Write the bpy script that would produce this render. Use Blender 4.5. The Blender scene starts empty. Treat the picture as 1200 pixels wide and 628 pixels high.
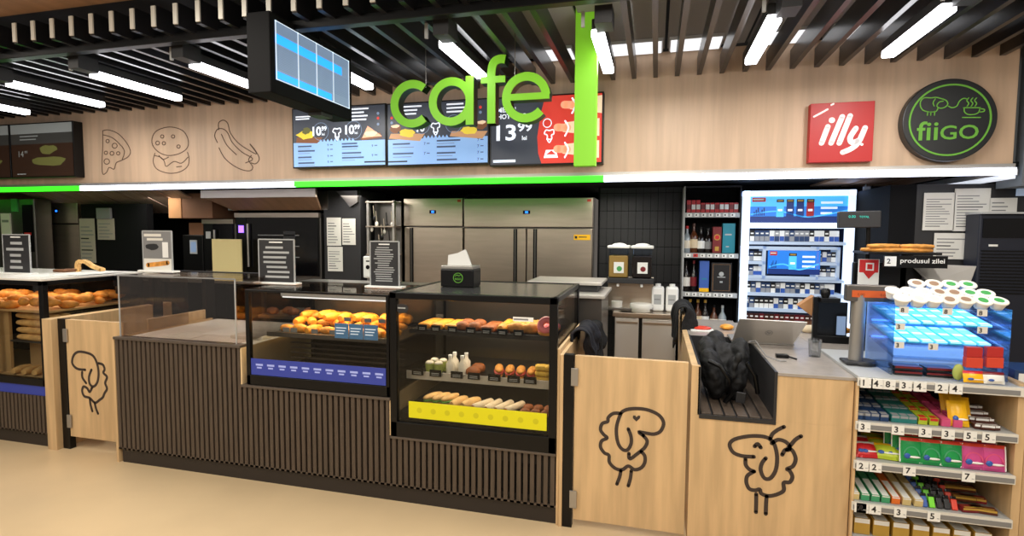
import bpy, math, random
from mathutils import Vector, Matrix, noise
random.seed(7)
PI = math.pi
S = bpy.context.scene
COL = S.collection

# ------------------------------------------------------------------ camera
FPX, PITCH, YAW, ROLL, EYE = 640.0, .0664, .2568, .00623, 1.68
fw = Vector((-math.sin(YAW)*math.cos(PITCH), math.cos(YAW)*math.cos(PITCH), -math.sin(PITCH)))
r0 = Vector((math.cos(YAW), math.sin(YAW), 0)); u0 = r0.cross(fw)
rr = r0*math.cos(ROLL) + u0*math.sin(ROLL); uu = u0*math.cos(ROLL) - r0*math.sin(ROLL)
cd = bpy.data.cameras.new('camera'); cam = bpy.data.objects.new('camera', cd); COL.objects.link(cam)
cam.matrix_world = Matrix(((rr.x, uu.x, -fw.x, 0), (rr.y, uu.y, -fw.y, 0), (rr.z, uu.z, -fw.z, EYE), (0, 0, 0, 1)))
cd.sensor_width = 36; cd.lens = FPX/1200*36; cd.clip_start = .05
S.camera = cam
S.view_settings.view_transform = 'Standard'
S.view_settings.look = 'None'
S.view_settings.exposure = 0

def on(px, py, Y):
    """where the sight line of a measured photo point meets the vertical plane at depth Y -> (x, z)"""
    d = rr*((px-600)/FPX) + uu*((314-py)/FPX) + fw
    t = Y/d.y
    return (d.x*t, EYE + d.z*t)

# ------------------------------------------------------------------ materials
def srgb(c):
    return tuple(((x/255)/12.92 if x/255 <= .04045 else ((x/255+.055)/1.055)**2.4) for x in c)
MATS = {}
def mat(name, c, rough=.5, metal=0., emit=0., ec=None, bump=0., bscale=60., vary=0., vscale=4., stretch=(1, 1, 1), spec=.5):
    m = bpy.data.materials.new(name); m.use_nodes = True
    nt = m.node_tree; b = nt.nodes['Principled BSDF']
    col = (*srgb(c), 1)
    b.inputs['Base Color'].default_value = col
    b.inputs['Roughness'].default_value = rough
    b.inputs['Metallic'].default_value = metal
    b.inputs['Specular IOR Level'].default_value = spec
    if emit:
        b.inputs['Emission Color'].default_value = (*srgb(ec or c), 1)
        b.inputs['Emission Strength'].default_value = emit
    if vary or bump:
        tc = nt.nodes.new('ShaderNodeTexCoord'); mp = nt.nodes.new('ShaderNodeMapping')
        mp.inputs['Scale'].default_value = stretch
        nt.links.new(tc.outputs['Object'], mp.inputs['Vector'])
    if vary:
        n = nt.nodes.new('ShaderNodeTexNoise'); n.inputs['Scale'].default_value = vscale; n.inputs['Detail'].default_value = 4
        nt.links.new(mp.outputs['Vector'], n.inputs['Vector'])
        r = nt.nodes.new('ShaderNodeValToRGB')
        r.color_ramp.elements[0].position = .35; r.color_ramp.elements[1].position = .65
        r.color_ramp.elements[0].color = tuple(x*(1-vary) for x in col[:3])+(1,)
        r.color_ramp.elements[1].color = tuple(min(1, x*(1+vary)) for x in col[:3])+(1,)
        nt.links.new(n.outputs['Fac'], r.inputs['Fac']); nt.links.new(r.outputs['Color'], b.inputs['Base Color'])
    if bump:
        n2 = nt.nodes.new('ShaderNodeTexNoise'); n2.inputs['Scale'].default_value = bscale
        nt.links.new(mp.outputs['Vector'], n2.inputs['Vector'])
        bp = nt.nodes.new('ShaderNodeBump'); bp.inputs['Strength'].default_value = bump; bp.inputs['Distance'].default_value = .01
        nt.links.new(n2.outputs['Fac'], bp.inputs['Height']); nt.links.new(bp.outputs['Normal'], b.inputs['Normal'])
    MATS[name] = m
    return m
def glass(name, tint=(235, 240, 240), gloss=.09, rough=.02):
    m = bpy.data.materials.new(name); m.use_nodes = True; nt = m.node_tree; nt.nodes.clear()
    o = nt.nodes.new('ShaderNodeOutputMaterial'); t = nt.nodes.new('ShaderNodeBsdfTransparent'); g = nt.nodes.new('ShaderNodeBsdfGlossy')
    t.inputs['Color'].default_value = (*srgb(tint), 1); g.inputs['Roughness'].default_value = rough
    mx = nt.nodes.new('ShaderNodeMixShader'); lw = nt.nodes.new('ShaderNodeLayerWeight'); lw.inputs['Blend'].default_value = .12
    ma = nt.nodes.new('ShaderNodeMath'); ma.operation = 'ADD'; ma.inputs[1].default_value = gloss; ma.use_clamp = True
    nt.links.new(lw.outputs['Fresnel'], ma.inputs[0])
    ml = nt.nodes.new('ShaderNodeMath'); ml.operation = 'MULTIPLY'; ml.inputs[1].default_value = .6
    nt.links.new(ma.outputs[0], ml.inputs[0]); nt.links.new(ml.outputs[0], mx.inputs['Fac'])
    nt.links.new(t.outputs[0], mx.inputs[1]); nt.links.new(g.outputs[0], mx.inputs[2]); nt.links.new(mx.outputs[0], o.inputs['Surface'])
    MATS[name] = m

mat('wood', (206, 174, 130), .45, vary=.13, vscale=3, stretch=(6, 6, .5))
mat('wood_fascia', (196, 168, 142), .5, vary=.10, vscale=3, stretch=(5, 5, .35))
mat('wood_edge', (226, 196, 150), .5, vary=.06, vscale=5)
mat('wood_apron', (150, 128, 112), .5, vary=.25, vscale=6, stretch=(14, .5, 1))
mat('wood_ceiling', (150, 116, 90), .6, vary=.12, vscale=3, stretch=(5, .6, 1))
mat('floor', (216, 190, 150), .28, vary=.05, vscale=1.4)
mat('slat', (80, 68, 58), .45, vary=.15, vscale=8, stretch=(8, 8, .6))
mat('slat_back', (30, 25, 22), .7)
mat('plinth', (42, 35, 31), .5)
mat('cap', (84, 74, 66), .4)
mat('ceil_slat', (26, 26, 29), .3)
mat('ceil_dark', (26, 28, 36), .8)
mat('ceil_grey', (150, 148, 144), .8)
mat('black', (9, 9, 10), .35, spec=.3)
mat('black_matte', (10, 10, 12), .8, spec=.2)
mat('black_gloss', (8, 8, 10), .15, spec=.4)
mat('charcoal', (38, 38, 40), .5)
mat('case_top', (92, 92, 92), .22, .6)
mat('steel', (186, 172, 156), .3, .9, vary=.05, vscale=3, stretch=(1, 1, 8))
mat('steel_dark', (120, 116, 112), .35, .9)
mat('steel_worn', (205, 200, 192), .4, .5)
mat('alu', (170, 166, 160), .38, .7)
mat('white', (236, 236, 232), .5)
mat('paper', (222, 220, 212), .7)
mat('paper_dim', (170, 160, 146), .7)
mat('offwhite', (220, 216, 206), .5)
mat('grey', (128, 128, 128), .5)
mat('greyl', (170, 172, 172), .5)
mat('ink', (40, 38, 40), .6)
mat('draw', (58, 46, 40), .7)
mat('draw_thin', (96, 74, 58), .7)
mat('green', (124, 196, 38), .45, emit=.28)
mat('box_red', (206, 66, 42), .5)
mat('box_red2', (176, 38, 34), .5)
mat('green_side', (22, 34, 20), .5)
mat('red', (204, 38, 36), .4)
mat('red_sign', (176, 16, 18), .45)
mat('white_sign', (244, 240, 238), .5, emit=.2)
mat('logo_green', (96, 160, 50), .5, emit=.12)
mat('navy_disc', (12, 17, 22), .4)
mat('led_white', (240, 244, 255), .5, emit=5.0, ec=(226, 234, 255))
mat('bar_white', (220, 226, 236), .5, emit=.9)
mat('led_green', (60, 235, 40), .5, emit=2.6, ec=(40, 240, 24))
mat('tube', (255, 255, 255), .5, emit=9, ec=(250, 250, 255))
mat('panel_light', (255, 255, 255), .5, emit=1.1, ec=(240, 242, 246))
mat('lamp_body', (190, 190, 192), .4)
mat('tile', (19, 20, 23), .5)
mat('worktop', (232, 228, 220), .35)
mat('lid_silver', (200, 194, 186), .42, .55)
mat('desk', (160, 152, 144), .22, vary=.05, vscale=20)
mat('cloth_black', (13, 13, 15), .9, bump=.6, bscale=40)
mat('cloth_navy', (18, 20, 30), .9, bump=.6, bscale=40)
mat('bag_black', (5, 5, 7), .7, bump=.5, bscale=30)
mat('cardboard', (176, 128, 84), .8)
mat('cardboard_dark', (120, 82, 56), .8)
mat('beige_card', (214, 196, 138), .7, emit=.1)
mat('banner_yellow', (214, 206, 12), .5, emit=.12)
mat('banner_yellow_dim', (196, 188, 14), .5, emit=.1)
mat('banner_blue', (48, 62, 150), .5, emit=.15)
mat('banner_blue_text', (150, 160, 215), .5, emit=.3)
mat('card_blue', (84, 132, 178), .5, emit=.2)
mat('display_text', (40, 190, 170), .5, emit=.6)
mat('amber', (190, 84, 34), .4, emit=.25)
mat('amber_text', (110, 40, 14), .4)
# screens
mat('scr_dark', (52, 58, 70), .4, emit=.5)
mat('scr_dark2', (34, 38, 48), .4, emit=.4)
mat('scr_light', (132, 172, 222), .4, emit=.6)
mat('scr_ink', (70, 92, 130), .5, emit=.15)
mat('scr_white', (226, 234, 246), .5, emit=.75)
mat('scr_red', (206, 58, 46), .5, emit=.6)
mat('scr_yellow', (222, 200, 60), .5, emit=.5)
mat('scr_tan', (196, 150, 110), .5, emit=.4)
mat('scr_brown', (130, 82, 52), .5, emit=.3)
mat('scr_cream', (236, 208, 176), .5, emit=.55)
mat('scr_pink', (240, 176, 140), .5, emit=.5)
mat('scr_olive', (110, 112, 60), .5, emit=.12)
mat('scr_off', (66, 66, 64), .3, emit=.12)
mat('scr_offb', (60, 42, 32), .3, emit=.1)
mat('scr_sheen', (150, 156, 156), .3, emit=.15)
mat('scr_bright', (128, 150, 176), .4, emit=.6)
mat('scr_bluebar', (40, 150, 246), .4, emit=1.5)
mat('scr_line', (206, 220, 232), .4, emit=.9)
mat('scr_grid', (110, 130, 160), .4, emit=.6)
mat('cab_white', (176, 192, 214), .4, emit=.22, ec=(196, 220, 250))
mat('cab_glow', (222, 236, 255), .4, emit=1.15, ec=(214, 232, 255))
mat('ad_navy_dark', (20, 28, 52), .5)
mat('cab_grey', (168, 180, 196), .5)
mat('ad_blue', (28, 110, 200), .4, emit=.75)
mat('ad_cyan', (70, 170, 236), .4, emit=.9)
mat('ad_navy', (16, 44, 110), .4, emit=.5)
mat('fridge_led', (30, 110, 255), .4, emit=3)
mat('violet_led', (120, 80, 255), .4, emit=4)
# food
mat('crust', (214, 146, 62), .6, vary=.3, vscale=25, bump=.3)
mat('crust_gold', (236, 160, 56), .5, vary=.25, vscale=25, bump=.3)
mat('crust_dark', (150, 84, 38), .6, vary=.3, vscale=30, bump=.3)
mat('bread', (222, 178, 112), .65, vary=.2, vscale=18, bump=.2)
mat('sugar_pink', (226, 120, 128), .4)
mat('choc', (66, 36, 24), .4)
mat('salad', (92, 150, 52), .6, vary=.4, vscale=40)
mat('wrap', (226, 206, 172), .6, vary=.1, vscale=20)
mat('ham', (190, 74, 58), .5)
mat('waffle', (230, 186, 70), .6, vary=.2, vscale=30)
mat('cream', (236, 226, 206), .5)
mat('lime_cream', (170, 180, 90), .5)
mat('tray', (60, 58, 56), .4)
mat('basket', (196, 160, 108), .7)
# goods
for n, c in dict(g_navy=(34, 62, 104), g_teal=(40, 120, 116), g_lime=(180, 196, 50), g_pink=(216, 84, 130), g_yellow=(246, 188, 20), g_brown=(78, 40, 30),
                 g_green=(28, 150, 78), g_red=(200, 34, 40), g_magenta=(204, 76, 142), g_orange=(234, 116, 40), g_tan=(214, 190, 130), g_mint=(70, 160, 110),
                 g_blue=(50, 90, 170), g_wine=(120, 28, 34), g_cyan=(26, 130, 150), g_gold=(190, 150, 60), g_black=(24, 22, 24), g_bluebox=(60, 96, 176),
                 g_redorange=(220, 66, 44), g_limeb=(120, 220, 40), g_choc=(92, 44, 26), g_grey=(150, 152, 156)).items():
    mat(n, c, .35)
mat('pack_lit', (90, 190, 235), .4, emit=.65)  # gum packs glow, the rack's blue light is put into their colour
mat('pack_lit2', (196, 236, 248), .4, emit=.75)
mat('pack_teal_lit', (50, 170, 190), .4, emit=.5)
mat('blue_led', (120, 170, 255), .4, emit=3.5, ec=(110, 165, 255))
mat('liquid_amber', (150, 120, 60), .3)
mat('bottle_dark', (26, 20, 18), .15)
mat('bottle_brown', (86, 46, 22), .2)
mat('bottle_clear', (150, 160, 165), .15)
mat('machine_navy', (20, 25, 40), .5)
mat('pillar', (104, 110, 116), .6)
mat('cup_green', (70, 160, 84), .5)
mat('cup_brown', (150, 120, 96), .5)
mat('cup_white', (234, 230, 220), .45)
glass('glass_case', (236, 236, 234), .03)
glass('glass_guard', (236, 230, 226), .10, .05)
glass('acrylic', (224, 234, 246), .05, .05)
glass('glass_clear', (240, 242, 244), .05)

# ------------------------------------------------------------------ mesh builder
class MB:
    def __init__(s): s.v = []; s.f = []; s.m = []; s.sm = []
    def add(s, vs, fs, m, smooth=False):
        o = len(s.v); s.v += [tuple(p) for p in vs]
        for f in fs: s.f.append(tuple(i+o for i in f)); s.m.append(m); s.sm.append(smooth)
        return s
    def box(s, x0, x1, y0, y1, z0, z1, m='black'):
        vs = [(x, y, z) for z in (z0, z1) for y in (y0, y1) for x in (x0, x1)]
        return s.add(vs, [(0, 2, 3, 1), (4, 5, 7, 6), (0, 1, 5, 4), (2, 6, 7, 3), (0, 4, 6, 2), (1, 3, 7, 5)], m)
    def obox(s, c, size, M=None, m='black'):
        a, b, d = (q/2 for q in size); M = M or Matrix.Identity(3)
        vs = [Vector(c) + M @ Vector((x, y, z)) for z in (-d, d) for y in (-b, b) for x in (-a, a)]
        return s.add(vs, [(0, 2, 3, 1), (4, 5, 7, 6), (0, 1, 5, 4), (2, 6, 7, 3), (0, 4, 6, 2), (1, 3, 7, 5)], m)
    def hexa(s, q0, q1, m='black'):
        """q0, q1: two quads of corresponding corners"""
        return s.add(list(q0)+list(q1), [(3, 2, 1, 0), (4, 5, 6, 7), (0, 1, 5, 4), (1, 2, 6, 5), (2, 3, 7, 6), (3, 0, 4, 7)], m)
    def tube(s, pts, r, m='black', seg=10, r1=None, cap=True):
        pts = [Vector(p) for p in pts]; n = len(pts); rings = []; base = []
        for i, p in enumerate(pts):
            t = (pts[min(i+1, n-1)] - pts[max(i-1, 0)]).normalized()
            a = t.cross(Vector((0, 0, 1)))
            if a.length < .1: a = t.cross(Vector((0, 1, 0)))
            a.normalize(); b = t.cross(a)
            rad = r if r1 is None else r + (r1-r)*i/(n-1)
            if isinstance(r, (list, tuple)): rad = r[i]
            rings.append([p + a*rad*math.cos(2*PI*k/seg) + b*rad*math.sin(2*PI*k/seg) for k in range(seg)])
        vs = [v for q in rings for v in q]; fs = []
        for i in range(n-1):
            for k in range(seg):
                k2 = (k+1) % seg
                fs.append((i*seg+k, i*seg+k2, (i+1)*seg+k2, (i+1)*seg+k))
        s.add(vs, fs, m, True)
        if cap:
            s.add(rings[0], [tuple(range(seg))], m); s.add(rings[-1], [tuple(range(seg))[::-1]], m)
        return s
    def lathe(s, c, prof, m='black', seg=20, smooth=True):
        vs = []; fs = []
        for r, z in prof:
            for k in range(seg): vs.append((c[0]+r*math.cos(2*PI*k/seg), c[1]+r*math.sin(2*PI*k/seg), c[2]+z))
        for i in range(len(prof)-1):
            for k in range(seg):
                k2 = (k+1) % seg; fs.append((i*seg+k, i*seg+k2, (i+1)*seg+k2, (i+1)*seg+k))
        s.add(vs, fs, m, smooth)
        s.add(vs[:seg], [tuple(range(seg))[::-1]], m); s.add(vs[-seg:], [tuple(range(seg))], m)
        return s
    def ell(s, c, r, m='black', seg=14, rings=8, M=None, nz=0., nf=8., flat=-9):
        vs = []; fs = []; c = Vector(c); M = M or Matrix.Identity(3)
        for i in range(rings+1):
            th = PI*i/rings
            for k in range(seg):
                ph = 2*PI*k/seg
                d = Vector((math.sin(th)*math.cos(ph), math.sin(th)*math.sin(ph), math.cos(th)))
                p = Vector((d.x*r[0], d.y*r[1], max(d.z*r[2], flat)))
                q = c + M @ p
                if nz: q += (M @ d)*nz*noise.noise(q*nf)
                vs.append(q)
        for i in range(rings):
            for k in range(seg):
                k2 = (k+1) % seg; fs.append((i*seg+k, (i+1)*seg+k, (i+1)*seg+k2, i*seg+k2))
        return s.add(vs, fs, m, True)
    # flat art on a vertical plane facing -Y: front at y
    def poly(s, pts, y, m, d=0.):
        n = len(pts)
        a = sum(pts[i][0]*pts[(i+1) % n][1]-pts[(i+1) % n][0]*pts[i][1] for i in range(n))
        if a < 0: pts = pts[::-1]
        if d:
            vs = [(p[0], y, p[1]) for p in pts] + [(p[0], y+d, p[1]) for p in pts]
            s.add(vs, [tuple(range(n)), tuple(range(2*n-1, n-1, -1))] + [(i, i+n, (i+1) % n+n, (i+1) % n) for i in range(n)], m)
        else: s.add([(p[0], y, p[1]) for p in pts], [tuple(range(n))], m)
        return s
    def disc(s, x, z, r, y, m, d=0., seg=32, rz=None):
        return s.poly([(x+r*math.cos(2*PI*k/seg), z+(rz or r)*math.sin(2*PI*k/seg)) for k in range(seg)], y, m, d)
    def rect(s, x0, x1, z0, z1, y, m, d=0.):
        return s.poly([(x0, z0), (x1, z0), (x1, z1), (x0, z1)], y, m, d)
    def stroke(s, pts, w, y, m, d=.001, closed=False, smooth=True, sub=5, cap=True):
        P = [Vector((p[0], p[1])) for p in pts]; n = len(P)
        if smooth and n > 2:
            Q = []
            for i in range(n if closed else n-1):
                g = lambda j: P[j % n] if closed else P[max(0, min(n-1, j))]
                a, b, c, e = g(i-1), g(i), g(i+1), g(i+2)
                for k in range(sub):
                    t = k/sub
                    Q.append(.5*((2*b)+(c-a)*t+(2*a-5*b+4*c-e)*t*t+(3*b-a-3*c+e)*t**3))
            if not closed: Q.append(P[-1])
            P = Q; n = len(P)
        L = []; R = []
        for i in range(n):
            a = P[(i-1) % n] if closed or i > 0 else P[i]; b = P[(i+1) % n] if closed or i < n-1 else P[i]
            t = b-a; t = t.normalized() if t.length > 1e-9 else Vector((1, 0)); nn = Vector((-t.y, t.x))*(w/2)
            L.append(P[i]+nn); R.append(P[i]-nn)
        vs = []
        for yy in (y, y+d):
            vs += [(p.x, yy, p.y) for p in L] + [(p.x, yy, p.y) for p in R]
        fs = []
        for i in range(n if closed else n-1):
            j = (i+1) % n
            fs += [(i, n+i, n+j, j), (2*n+i, 2*n+j, 3*n+j, 3*n+i), (i, j, 2*n+j, 2*n+i), (n+i, 3*n+i, 3*n+j, n+j)]
        s.add(vs, fs, m)
        if cap and not closed:
            for p in (P[0], P[-1]): s.disc(p.x, p.y, w/2, y, m, d, 12)
        return s
    def text(s, t, x, z, h, y, m, w=None, d=0., align='L', bold=0., shear=0., right_plane=None):
        vs, fs, bw, bh = text_mesh(t, bold, shear, d)
        k = h/bh; kx = k if w is None else w/bw
        ox = {'L': 0, 'C': -bw*kx/2, 'R': -bw*kx}[align]
        if right_plane is not None:   # text on a plane facing +X, running along +Y
            out = [(right_plane + p[2], x+ox+p[0]*kx, z+p[1]*k) for p in vs]
        else: out = [(x+ox+p[0]*kx, y - p[2], z+p[1]*k) for p in vs]
        return s.add(out, fs, m)
    def build(s, name, parent=None, bevel=0., mods=None):
        me = bpy.data.meshes.new(name)
        off = Vector((0, 0, 0)); q = parent
        while q is not None: off += q.location; q = q.parent
        me.from_pydata([Vector(v)-off for v in s.v], [], s.f)
        names = []
        for m in s.m:
            if m not in names: names.append(m)
        for m in names: me.materials.append(MATS[m])
        for p, m, sm in zip(me.polygons, s.m, s.sm): p.material_index = names.index(m); p.use_smooth = sm
        o = bpy.data.objects.new(name, me); COL.objects.link(o)
        if parent: o.parent = parent
        if bevel:
            b = o.modifiers.new('bevel', 'BEVEL'); b.width = bevel; b.segments = 2; b.limit_method = 'ANGLE'
        return o
_tc = {}
def text_mesh(t, bold, shear, d):
    key = (t, bold, shear, d)
    if key not in _tc:
        c = bpy.data.curves.new('t', 'FONT'); c.body = t; c.size = 1; c.offset = bold; c.shear = shear; c.extrude = 0; c.resolution_u = 3
        o = bpy.data.objects.new('t', c); COL.objects.link(o)
        dg = bpy.context.evaluated_depsgraph_get(); dg.update()
        me = bpy.data.meshes.new_from_object(o.evaluated_get(dg))
        vs = [tuple(v.co) for v in me.vertices]; fs = [tuple(p.vertices) for p in me.polygons]
        bpy.data.objects.remove(o); bpy.data.curves.remove(c); bpy.data.meshes.remove(me)
        x0 = min(v[0] for v in vs); x1 = max(v[0] for v in vs); y0 = min(v[1] for v in vs); y1 = max(v[1] for v in vs)
        if any(ch in t for ch in 'gjpqy') is False: y0 = min(y0, 0)
        vs = [(v[0]-x0, v[1]-y0, d) for v in vs]
        _tc[key] = (vs, fs, x1-x0, max(y1-y0, 1e-3))
    return _tc[key]

def T(name, label, cat, loc=(0, 0, 0), group=None):
    o = bpy.data.objects.new(name, None); COL.objects.link(o); o.location = loc
    o.empty_display_size = .05
    o['label'] = label; o['category'] = cat
    if group: o['group'] = group
    return o
def tag(o, label, cat, group=None, kind=None):
    o['label'] = label; o['category'] = cat
    if group: o['group'] = group
    if kind: o['kind'] = kind
    return o
def struct(o): o['kind'] = 'structure'; return o
def kids(o): return [c for c in bpy.data.objects if c.parent == o]
def copy_tree(o, label=None, group=None, _parent=None):
    c = o.copy(); COL.objects.link(c)
    if _parent is not None: c.parent = _parent
    for ch in o_children[o.name] if o.name in o_children else kids(o): copy_tree(ch, _parent=c)
    if label: c['label'] = label
    if group: c['group'] = group
    return c
o_children = {}
def place(proto, used, loc, rz=0., label=None, group=None, cat=None, scale=None, rx=0., ry=0.):
    """first call places the source itself, later ones a copy"""
    o = proto if proto.name not in used else copy_tree(proto)
    used.add(proto.name)
    o.location = loc; o.rotation_euler = (rx, ry, rz)
    if scale is not None: o.scale = (scale,)*3 if not isinstance(scale, tuple) else scale
    if label: o['label'] = label
    if group: o['group'] = group
    if cat: o['category'] = cat
    return o
USED = set()
def Rx(a): return Matrix.Rotation(a, 3, 'X')
def Ry(a): return Matrix.Rotation(a, 3, 'Y')
def Rz(a): return Matrix.Rotation(a, 3, 'Z')

# ================================================================== SETTING
struct(MB().box(-10, 6, -2.5, 7, -.05, 0, 'floor').build('floor'))
struct(MB().box(-10, 6, -.5, 6.9, 3.32, 3.37, 'ceil_dark').build('ceiling'))
struct(MB().box(-10, -.62, 6.3, 6.4, 0, 3.3, 'black_matte').build('wall_back'))
b = MB().box(-.58, 3.2, 5.68, 5.75, 0, 2.6, 'black_matte')
for i in range(14):
    z = .1+i*.18
    for k in range(14):
        x = -.56+k*.072
        b.box(x, x+.068, 5.674, 5.682, z, z+.174, 'tile')
struct(b.build('wall_kitchen'))
struct(MB().box(-10, -9.9, -.5, 6.4, 0, 3.3, 'charcoal').build('wall_left'))
b = MB().box(1.83, 3.2, 4.62, 4.72, 0, 2.04, 'charcoal').box(1.66, 1.83, 4.62, 5.7, 0, 2.04, 'black_matte')
struct(b.build('wall_service'))
struct(MB().box(2.30, 2.75, 4.32, 4.6, 2.0, 3.2, 'pillar').box(2.236, 2.3, 4.4, 4.6, 2.12, 3.2, 'pillar').build('trim_2'))
# fascia
FY = 4.3
struct(MB().box(-9.9, 2.235, FY, FY+.06, 2.10, 3.02, 'wood_fascia').build('wall_fascia', bevel=.002))
b = MB().box(-9.9, 2.4, FY+.06, 6.3, 2.13, 2.16, 'black_matte')
for i in list(range(16)) + [43, 44, 45]:
    x = -9.8+i*.26
    b.box(x, x+.225, FY+.1, 6.29, 2.112, 2.13, 'wood_ceiling')
struct(b.build('ceiling_soffit'))
# sloping slatted wood apron under the soffit over the back of the kitchen
b = MB(); x = -7.4
while x < -5.1:
    q0 = [(x, 4.9, 2.11), (x+.27, 4.9, 2.11), (x+.27, 5.5, 1.88), (x, 5.5, 1.88)]
    b.hexa(q0, [(p[0], p[1]+.01, p[2]+.012) for p in q0], 'wood_apron'); x += .29
struct(b.build('trim_4'))
# ceiling behind slats: greyer lit panels at the right, and wood over the queue
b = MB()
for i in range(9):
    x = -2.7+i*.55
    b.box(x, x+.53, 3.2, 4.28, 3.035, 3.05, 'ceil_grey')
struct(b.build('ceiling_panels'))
b = MB()
b.box(-9.9, -2.9, .6, 2.62, 3.02, 3.05, 'wood_ceiling')
struct(b.build('ceiling_boards'))
# slats
b = MB()
n = 0
x = -8.4
while x < 3.4:
    ys = 3.56 if -.56 < x < -.3 else 2.6
    b.box(x-.016, x+.016, ys, FY-.001, 2.835, 2.965, 'ceil_slat')
    if ys < 3: b.box(x-.016, x+.012, 2.592, 2.6, 2.845, 2.96, 'offwhite')  # off-white cap paints the light caught by the slat end
    x += .155
struct(b.build('ceiling_slats'))
b = MB().box(-9.9, 3.3, 2.72, 2.78, 2.80, 2.85, 'black')
struct(b.build('trim_1', bevel=.004))
# light patches above slats
for i, (xa, xb) in enumerate(((-2.55, -2.22), (-2.16, -1.8), (-1.74, -1.4), (-.95, -.62), (-.35, .02), (.06, .42), (.70, 1.02), (1.08, 1.4), (1.46, 1.8))):
    t = T('ceiling_panel_light', 'square luminous ceiling panel above the black slats, behind the %s' % ('cafe letters' if i < 4 else 'plain wood fascia end'), 'ceiling light', (xa, 4.1, 3.0), 'luminous panels above the ceiling slats')
    MB().box(xa, xb, 4.03, 4.29, 3.012, 3.034, 'lamp_body').build('frame', t, .002)
    MB().box(xa+.012, xb-.012, 4.042, 4.278, 3.005, 3.013, 'panel_light').build('diffuser', t)

# LED strips along the fascia foot
def led(x0, x1, m, lab):
    t = T('light_strip', lab, 'light strip', (x0, FY, 2.1))
    MB().box(x0, x1, FY-.03, FY+.03, 2.108, 2.14, 'alu').build('channel', t)
    MB().box(x0, x1, FY-.045, FY-.005, 2.068, 2.112, m).build('diffuser', t)
led(-9.9, -5.63, 'led_green', 'green light strip under the switched-off wall screens')
led(-5.63, -3.135, 'led_white', 'white light strip under the pizza, burger and hot dog drawings')
led(-3.135, -.397, 'led_green', 'green light strip under the menu screens')
led(-.397, 2.235, 'led_white', 'white light strip under the red and round brand signs')
t = T('light_bar', 'short white light bar running back under the soffit beside the notices', 'light strip', (2.3, 4.35, 2.1))
MB().box(2.18, 2.29, 4.345, 5.75, 2.07, 2.11, 'lamp_body').build('housing', t)
MB().box(2.19, 2.28, 4.35, 5.74, 2.05, 2.071, 'bar_white').build('diffuser', t)

# ceiling tube lamps
used = set()
b = T('linear_lamp', '', 'ceiling light')
MB().box(-.032, .032, 0, .72, .02, .075, 'charcoal').build('housing', b, .004)
MB().box(-.034, .034, .004, .716, -.022, .021, 'tube').build('diffuser', b, .006)
MB().box(-.075, -.058, -.10, -.085, .0, .08, 'greyl').build('hanger', b)
MB().box(.0, .09, -.16, -.02, -.01, .08, 'charcoal').build('driver_box', b, .002)
for i, (x, y0) in enumerate(((-5.66, 3.12), (-4.67, 3.04), (-3.81, 3.0), (-2.94, 2.98), (-2.1, 3.06), (-1.2, 3.0), (-.33, 3.04), (.55, 3.05), (1.32, 3.1))):
    names = ['ending above the switched-off wall screens', 'above the corner of the switched-off screens', 'above the pizza drawing', 'above the hot dog drawing, ending at the hanging monitor', 'half hidden behind the hanging monitor', 'above the letter f of the green cafe sign', 'beside the upright green bar', 'above the red sign', 'above the round sign']
    place(b, used, (x, y0 if i != 4 else 3.345, 2.755), scale=None if i != 4 else (1, .58, 1), label='bright linear ceiling lamp '+names[i], group='linear lamps under the ceiling slats')

# ------------------------------------------------------------------ lights
def area(name, loc, size, e, col=(1, 1, 1), rot=(0, 0, 0), sy=None):
    l = bpy.data.lights.new(name, 'AREA'); l.energy = e; l.color = col; l.shape = 'RECTANGLE'; l.size = size; l.size_y = sy or size
    o = bpy.data.objects.new(name, l); COL.objects.link(o); o.location = loc; o.rotation_euler = rot
    return o
for x in (-4.6, -2.3, 0, 2.2):  # added fill lights over the customer area, no fixtures modelled there
    area('customer_fill_light', (x, 1.6, 2.75), .3, 28, (1, .93, .82), (.25, 0, 0), 1.2)
    area('customer_fill_light', (x, -.2, 2.75), .3, 22, (1, .93, .82), (.45, 0, 0), 1.2)
for x in (-4.7, -2.5, .12, 1.3):
    area('lamp_light', (x, 3.4, 2.7), .08, 13, (1, .96, .9), (0, 0, 0), .7)
for x in (-5.5, -3, -.4):
    area('kitchen_light', (x, 5.0, 2.05), .5, 7, (1, .93, .84))
area('kitchen_light', (1.0, 4.6, 2.05), .5, 6, (.92, .96, 1))
W = bpy.data.worlds.new('world'); S.world = W; W.use_nodes = True
W.node_tree.nodes['Background'].inputs[0].default_value = (.62, .56, .5, 1); W.node_tree.nodes['Background'].inputs[1].default_value = .5

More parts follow.
